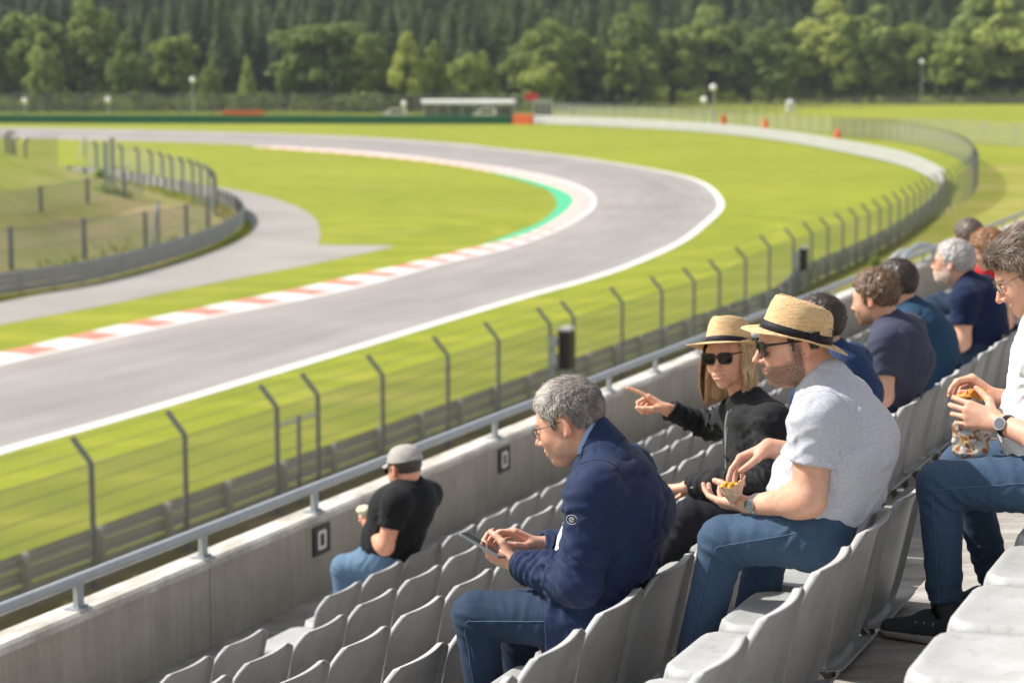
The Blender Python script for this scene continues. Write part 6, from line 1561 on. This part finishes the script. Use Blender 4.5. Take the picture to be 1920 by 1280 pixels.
mid('slate', "man with short beard and curly brown hair in a slate blue T-shirt", 10.0, 1.12, 0, 0,
  dict(ear=(1631,564), yaw=-10, pitch=11, beard=.55, beardcol=(.16,.09,.055), browcol=(.12,.07,.04), nose=1.0,
       hair=dict(col=(.12,.065,.035), col2=(.40,.26,.16), n=4200, thick=.015, len=.018, curl=1, wild=.7, lift=.45, comb=(0,.3,.3), mess=.007)), tee('slate_tee', build=1.06))
mid('teal', "dark-haired man in a teal T-shirt behind the bearded man's shoulder", 11.1, 1.14, 2, 0,
  dict(ear=(1667,541), yaw=-16, pitch=12, noeyes=1, hair=dict(col=(.04,.025,.02), col2=(.12,.08,.06), n=3200, thick=.017, len=.018, comb=(0,.5,.2))), tee('teal_tee', build=1.08, depth=1.15), sc=.95)
mid('white', "white-haired man with glasses and white beard in a navy T-shirt", 12.5, 1.12, 4, 0,
  dict(ear=(1781,497), yaw=-5, pitch=-2, glasses='thin', beard=.7, beardcol=(.62,.55,.50), nose=1.0,
       hair=dict(col=(.50,.48,.46), col2=(.85,.83,.80), n=3600, thick=.014, len=.020, wild=.45, mess=.004, comb=(0,.6,.2))), tee('navy_tee', build=.95, depth=.98), sc=.80)
mid('pale', "spectator with short ginger hair and glasses in a pale blue top looking down", 13.8, 1.06, 14, 0,
  dict(ear=(1855,472), yaw=8, pitch=24, glasses='dark', noeyes=1, fem=1, jaw=.92, hair=dict(col=(.30,.13,.05), col2=(.62,.36,.18), n=3000, thick=.022, len=.03, wild=.6, comb=(0,.7,.1), mess=.007)), tee('pale_tee', build=.95), sc=.74)
mid('red', "brown-haired man in a red T-shirt mostly hidden behind the white-haired man", 15.0, 1.10, 34, 0,
  dict(ear=(1799,450), yaw=-38, pitch=5, noeyes=1, hair=dict(col=(.09,.065,.05), col2=(.30,.23,.19), n=2600, thick=.02, len=.022, wild=.5)), tee('red_tee'), i=0, sc=.66)
mid('blue', "man in a dark blue top mostly hidden behind the man in the straw hat", 8.9, 1.10, -2, 0,
  dict(ear=(1522,617), yaw=-10, pitch=6, noeyes=1, hair=dict(col=(.035,.025,.02), col2=(.10,.07,.055), n=2600, thick=.016, len=.018, wild=.5)), tee('blue_tee', build=.98, depth=.96), sc=1.1)
# ------------------------------------------------------------------ collars, things held, small items
def collar(key, name, m, r0, r1, h, extra, thick=.0035, slant=1.25, parent=None):
    q = REG[key]; W, S, nd = q['W'], q['S'], q['nd']; f = vv(1, 0, 0); nb = W['nb']-nd*.012*S
    ax = nrm(nd-vv(.15, 0, 0)); a, b_ = nb, nb+ax*(h+.03)*S
    pr = clipped(shell(econe(a, b_, q['side'], (r0*S, r0*S), (r1*S, r1*S)), thick*S), (nb+ax*h*S, nrm(ax+f*slant)), (nb-ax*.004*S, -ax))
    g = grid_for([pr], .0036); g.add(pr); g.displace(lambda P: .0015*(vnoise(P, 40)-.5)); V, Q = g.mesh(1); return np_mesh(name, V, Q, M[m], parent or q['top'])
collar('navy', "collar", 'navy_jacket', .080, .073, .048, 0, .0045)
collar('navy', "shirt_collar", 'collar_blue', .069, .064, .066, 0, .003, 1.0)
q = REG['navy']; W, S = q['W'], q['S']
def badge():
    g = REG['navy_top']; c = tpt(1079, 960, 5.7)-q['o']; p0 = W['shL']+(W['elL']-W['shL'])*.28; out = nrm(-DV+vv(.15, 0, .1)); p = g.surf(p0+vv(.02, 0, 0), out); u = nrm(np.cross(out, ZV)); v = np.cross(out, u); b = MB()
    P = [p+out*.003+u*.019*S*math.cos(a)+v*.0145*S*math.sin(a) for a in np.linspace(0, 2*math.pi, 24, endpoint=False)]; P2 = [x-out*.006 for x in P]
    b.add(P+P2, [tuple(range(24)), tuple(range(47, 23, -1))]+[(i, 24+i, 24+(i+1) % 24, (i+1) % 24) for i in range(24)]); bo = b.build("badge", M['band'], q['top']); b = MB()
    b.tube([x+out*.0012-(x-p)*.10 for x in P], .0011, 5, closed=True); b.tube([p+out*.0045+u*.008*math.cos(a)*S+v*.006*math.sin(a)*S for a in np.linspace(0, 2*math.pi, 14, endpoint=False)], .0014, 5, closed=True)
    b.tube([p+out*.0045-u*.005*S-v*.002, p+out*.0045+u*.004*S+v*.002], .0015, 5); b.build("badge_emblem", M['ctrl'], bo)
badge()
M['label_red'] = cloth("woven_red_label", (.42,.03,.04), (.30,.02,.03), 0, .8)
def shirt_front():
    t = 6.0; a = tpt(1068, 985, t)-q['o']; b_ = tpt(1052, 1045, t)-q['o']; g = grid_for([cone(a, b_, .026, .030)], .005); g.add(cone(a, b_, .026, .030)); g.displace(lambda P: .004*(vnoise(P, 25)-.5)*2); V, Q = g.mesh(1); np_mesh("shirt_front", V, Q, M['white_tee'], q['root'])
shirt_front()
def neck_label():
    nd = q['nd']; c_ = W['nb']+nd*.030*S; P = ring(c_, nd, .078*S, .078*S, q['side'], 40); bk = sorted(P, key=lambda x: float(x@NV))[:5]; bk = sorted(bk, key=lambda x: float(x@DV)); b = MB(); b.tube([x-NV*.004 for x in bk], .0048*S, 6); b.build("neck_label", M['label_red'], q['top'])
neck_label()
def phone():
    c = tpt(906, 1022, 5.90); L = nrm(tpt(878, 1005, 5.90)-tpt(926, 1033, 5.90)); w = nrm(nrm(ray(906, 1022))+UP*.20); w = nrm(w-L*np.dot(w, L)); n = np.cross(w, L); n, w = (n, w) if n[2] > 0 else (-n, -w)
    s = 1.1; root = empty("smartphone", c); R_ = np.array([w, L, n]); tag(root, "slim dark smartphone in the hands of the man in the navy jacket", "phone")
    def rrect(W_, H_, r, z): 
        P = []
        for cx, cy, a0 in ((W_-r, H_-r, 0), (-W_+r, H_-r, 90), (-W_+r, -H_+r, 180), (W_-r, -H_+r, 270)):
            for k in range(5): a = math.radians(a0+22.5*k); P.append(np.array([cx+r*math.cos(a), cy+r*math.sin(a), z]) @ R_)
        return P
    b = MB(); lv = [(.0345, .071, .007, -.0045), (.036, .0725, .008, -.003), (.036, .0725, .008, .003), (.0345, .071, .007, .0045)]; V = []
    for a_, b2, r_, z in lv: V += rrect(a_*s, b2*s, r_*s, z*s)
    b.add(V, [(j*20+i, j*20+(i+1) % 20, (j+1)*20+(i+1) % 20, (j+1)*20+i) for j in range(3) for i in range(20)]+[tuple(range(19, -1, -1)), tuple(range(60, 80))]); b.build("case", M['phone_body'], root)
    b = MB(); b.add(rrect(.033*s, .0695*s, .006*s, .0048*s), [tuple(range(20))]); b.build("screen", M['glassy'], root)
phone()
def blob_mesh(name, prims, vox, m, parent, disp=None, sm=1):
    g = grid_for([p for p, _ in prims], vox)
    for p, k in prims: g.add(p, k)
    if disp: g.displace(disp)
    V, Q = g.mesh(sm); return np_mesh(name, V, Q, m, parent)
def pattern_mat(name, cols, scale, seed=0):
    m = mat(name, rough=.4); nt = m.node_tree; b = nt.nodes["Principled BSDF"]; v = mapping(nt)
    n = nt.nodes.new("ShaderNodeTexNoise"); n.inputs["Scale"].default_value = scale*.5; nt.links.new(v, n.inputs["Vector"])
    vm = nt.nodes.new("ShaderNodeVectorMath"); vm.operation = 'MULTIPLY_ADD'; nt.links.new(n.outputs["Color"], vm.inputs[0]); vm.inputs[1].default_value = (.03,.03,.03); nt.links.new(v, vm.inputs[2])
    vo = nt.nodes.new("ShaderNodeTexVoronoi"); vo.inputs["Scale"].default_value = scale; nt.links.new(vm.outputs[0], vo.inputs["Vector"])
    sp = nt.nodes.new("ShaderNodeSeparateColor"); nt.links.new(vo.outputs["Color"], sp.inputs[0])
    r = nt.nodes.new("ShaderNodeValToRGB"); r.color_ramp.interpolation = 'CONSTANT'; e = r.color_ramp.elements; e[0].position = 0; e[0].color = (*cols[0], 1); e[1].position = 1/len(cols); e[1].color = (*cols[1], 1)
    for i, c in enumerate(cols[2:]): k = e.new((i+2)/len(cols)); k.color = (*c, 1)
    nt.links.new(sp.outputs[0], r.inputs["Fac"]); nt.links.new(r.outputs["Color"], b.inputs["Base Color"])
    bp = nt.nodes.new("ShaderNodeBump"); bp.inputs["Strength"].default_value = .6; bp.inputs["Distance"].default_value = .004; nt.links.new(noise(nt, v, 60, 4), bp.inputs["Height"]); nt.links.new(bp.outputs["Normal"], b.inputs["Normal"]); return m
M['bag'] = pattern_mat("printed_foil", [(.50,.40,.26),(.60,.56,.50),(.42,.14,.06),(.32,.36,.40),(.58,.40,.14),(.62,.58,.52),(.26,.11,.07),(.46,.48,.48)], 85)
M['paper'] = mat("printed_paper", (.60,.48,.34), .7, noise=(110, .2, (.42,.26,.18)))
M['yellow'] = mat("fried_yellow", (.78,.48,.03), .5, noise=(120, .2, (.60,.26,.02)))
M['crisp'] = mat("orange_crisp", (.75,.33,.04), .6, noise=(90, .2, (.55,.20,.03)))
M['bread'] = mat("pale_bread", (.80,.77,.60), .7, noise=(60, .2, (.72,.66,.36)))
M['wrap'] = mat("white_wrap", (.78,.78,.76), .6, bump=(60, .5, .005))
def crisp_bag():
    t = 6.30; root = empty("crisp_bag", tpt(1820, 850, t)); o = np.array([*root.location]); tag(root, "crumpled colourful crisp bag held upright on the seated man's thigh", "crisp bag")
    s = .00171; ux = nrm(vv(-1, 0, 0)+0); ux = nrm(RT-NV*0); 
    a = tpt(1820, 842, t)-o; b_ = tpt(1822, 738, t)-o; sd = nrm(tpt(1860, 800, t)-tpt(1790, 800, t))
    rs = np.random.RandomState(4)
    dsp = lambda P: .006*(vnoise(P, 30)-.5)*2+.005*(1-np.abs(2*vnoise(P, 55)-1))*1.0
    pr = [(econe(a, (a+b_)/2, sd, (.060, .030), (.063, .036)), 0), (econe((a+b_)/2, b_, sd, (.063, .036), (.062, .022)), .02)]
    g = grid_for([p for p, _ in pr], .0038)
    for p, k in pr: g.add(p, k)
    g.cut(b_+ZV*.002, ZV+NV*.15); g.add(econe((a+b_)/2, b_+ZV*.05, sd, (.055, .028), (.058, .017)), .003, 's'); g.displace(dsp); V, Q = g.mesh(1); np_mesh("foil", V, Q, M['bag'], root)
    P = []
    for k in range(12): c = b_+sd*rs.uniform(-.05, .04)+ZV*rs.uniform(-.02, .006)+DV*rs.uniform(-.012, .012); Rr = np.array([nrm(rs.normal(size=3))]*3); x = nrm(rs.normal(size=3)); y = nrm(np.cross(x, rs.normal(size=3))); P.append((ell(c, (.018, .013, .004), np.array([x, y, np.cross(x, y)])), 0))
    blob_mesh("crisps", P, .003, M['crisp'], root)
crisp_bag()
def paper_cone():
    t = 5.90; p = tpt(1373, 927, t); root = empty("paper_cone", p); tag(root, "small paper cone of golden snacks in the left hand of the man in grey", "snack"); u = nrm(vv(-.12, .05, 1)); sd = nrm(vv(1, 0, .0)); 
    b = MB(); n = 18; V = []
    for k in range(n):
        a = 2*math.pi*k/n; ca, sa = math.cos(a), math.sin(a); hgt = .026+.040*max(0, -ca)**2+.003*math.sin(5*a); r_ = .040; 
        V += [vv(0, 0, -.035), vv(r_*ca, r_*.7*sa, 0)*.75+ZV*.0, vv(r_*ca*1.05, r_*.75*sa, hgt)]
    Fc = [];
    for k in range(n): j = (k+1) % n; Fc += [(3*k, 3*j+1, 3*k+1), (3*k+1, 3*j+1, 3*j+2, 3*k+2)]
    b.add(V, Fc); V2 = [x*.93+ZV*.002 for x in V]; b.add(V2, [tuple(reversed(f)) for f in Fc]); b.add([x for k in range(n) for x in (V[3*k+2], V2[3*k+2])], [(2*k, 2*((k+1) % n), 2*((k+1) % n)+1, 2*k+1) for k in range(n)])
    b.build("paper", M['paper'], root); rs = np.random.RandomState(2)
    blob_mesh("snack_pieces", [(ell(vv(rs.uniform(-.024, .034), rs.uniform(-.022, .022), rs.uniform(.014, .038)), (.0085, .0075, .007)), 0) for _ in range(26)], .0028, M['yellow'], root)
paper_cone()
def roll():
    t = 10.2; p = tpt(690, 962, t); root = empty("bread_roll", p); tag(root, "white-wrapped bread roll in the hands of the man in the cap", "snack"); 
    blob_mesh("bread", [(ell(vv(.012, -.02, .022), (.052, .036, .030), np.array([NV, DV, ZV])), 0), (ell(vv(-.02, -.01, .022), (.022, .02, .014)), .01)], .004, M['bread'], root, lambda P: .006*(vnoise(P, 60)-.5))
    blob_mesh("wrapping", [(ell(vv(.015, 0, -.012), (.034, .028, .026), np.array([NV, DV, ZV])), 0)], .004, M['wrap'], root, lambda P: .010*(vnoise(P, 50)-.5))
roll()
for key, fd, dk in (('grey', -DV+ZV*.2, 0), ('woman', -DV+ZV*.5, 0), ('chip', -DV+ZV*.25+NV*.2, 1)):
    q_ = REG[key]; watch(q_['root'], q_['W']['wrL'], q_['W']['elL'], q_['S'], fd, dk)
def cords():
    q_ = REG['woman']; g = REG['woman_top']; b = MB()
    for k, xs_ in enumerate(((1392, 1384, 1374, 1366), (1400, 1396, 1386, 1372), (1386, 1376, 1372, 1362))):
        pts = []
        for x, y in zip(xs_, (762, 800, 845, 880)):
            c = tpt(x, y, 7.66)-q_['o']; inn = nrm(q_['W']['che']-c); st_ = c-inn*.25; 
            tt = 0
            while tt < .5 and g.sample(st_+inn*tt) > .002 : tt += .004
            pts.append(st_+inn*tt)
        b.tube(smooth_curve(pts, 16), .0013, 4)
    b.build("drawstring", M['ctrl'], q_['top'])
try: cords()
except Exception as e: print("cords", e)
# ------------------------------------------------------------------ light
SUN_EL = math.radians(46); SUN_AZ = math.radians(-77)     # azimuth from the view axis, negative = left
sd = Vector((math.sin(SUN_AZ)*math.cos(SUN_EL), math.cos(SUN_AZ)*math.cos(SUN_EL), math.sin(SUN_EL)))
sl = bpy.data.lights.new("sun", 'SUN'); sl.energy = 4.4; sl.angle = math.radians(.55); sl.color = (1, .95, .88)
so = bpy.data.objects.new("sun", sl); COL.objects.link(so); so.rotation_euler = sd.to_track_quat('Z', 'Y').to_euler(); so.location = (0, 0, 60)
w = bpy.data.worlds.new("World"); scene.world = w; w.use_nodes = True; nt = w.node_tree
sky = nt.nodes.new("ShaderNodeTexSky"); sky.sky_type = 'NISHITA'; sky.sun_disc = False; sky.sun_elevation = SUN_EL; sky.sun_rotation = SUN_AZ; sky.air_density = 1.0; sky.dust_density = 2.0
bg = nt.nodes["Background"]; hs_ = nt.nodes.new('ShaderNodeHueSaturation'); hs_.inputs['Saturation'].default_value = .32; nt.links.new(sky.outputs[0], hs_.inputs['Color']); nt.links.new(hs_.outputs[0], bg.inputs[0]); bg.inputs[1].default_value = .112
vs = scene.view_settings; vs.view_transform = 'Standard'; vs.look = 'None'; vs.exposure = .57; vs.gamma = 1
scene.cycles.transparent_max_bounces = 24; scene.cycles.max_bounces = 6; scene.cycles.use_denoising = True

def haze():
    b = MB(); b.box((0, 600, 130), (3100, 2200, 262)); m = bpy.data.materials.new("haze"); m.use_nodes = True; t = m.node_tree; t.nodes.remove(t.nodes["Principled BSDF"])
    v = t.nodes.new("ShaderNodeVolumePrincipled"); v.inputs["Color"].default_value = (.85,.92,1,1); v.inputs["Density"].default_value = .00010; v.inputs["Anisotropy"].default_value = .2
    t.links.new(v.outputs[0], t.nodes["Material Output"].inputs["Volume"]); o = b.build("haze", m); tag(o, kind='stuff')
haze()
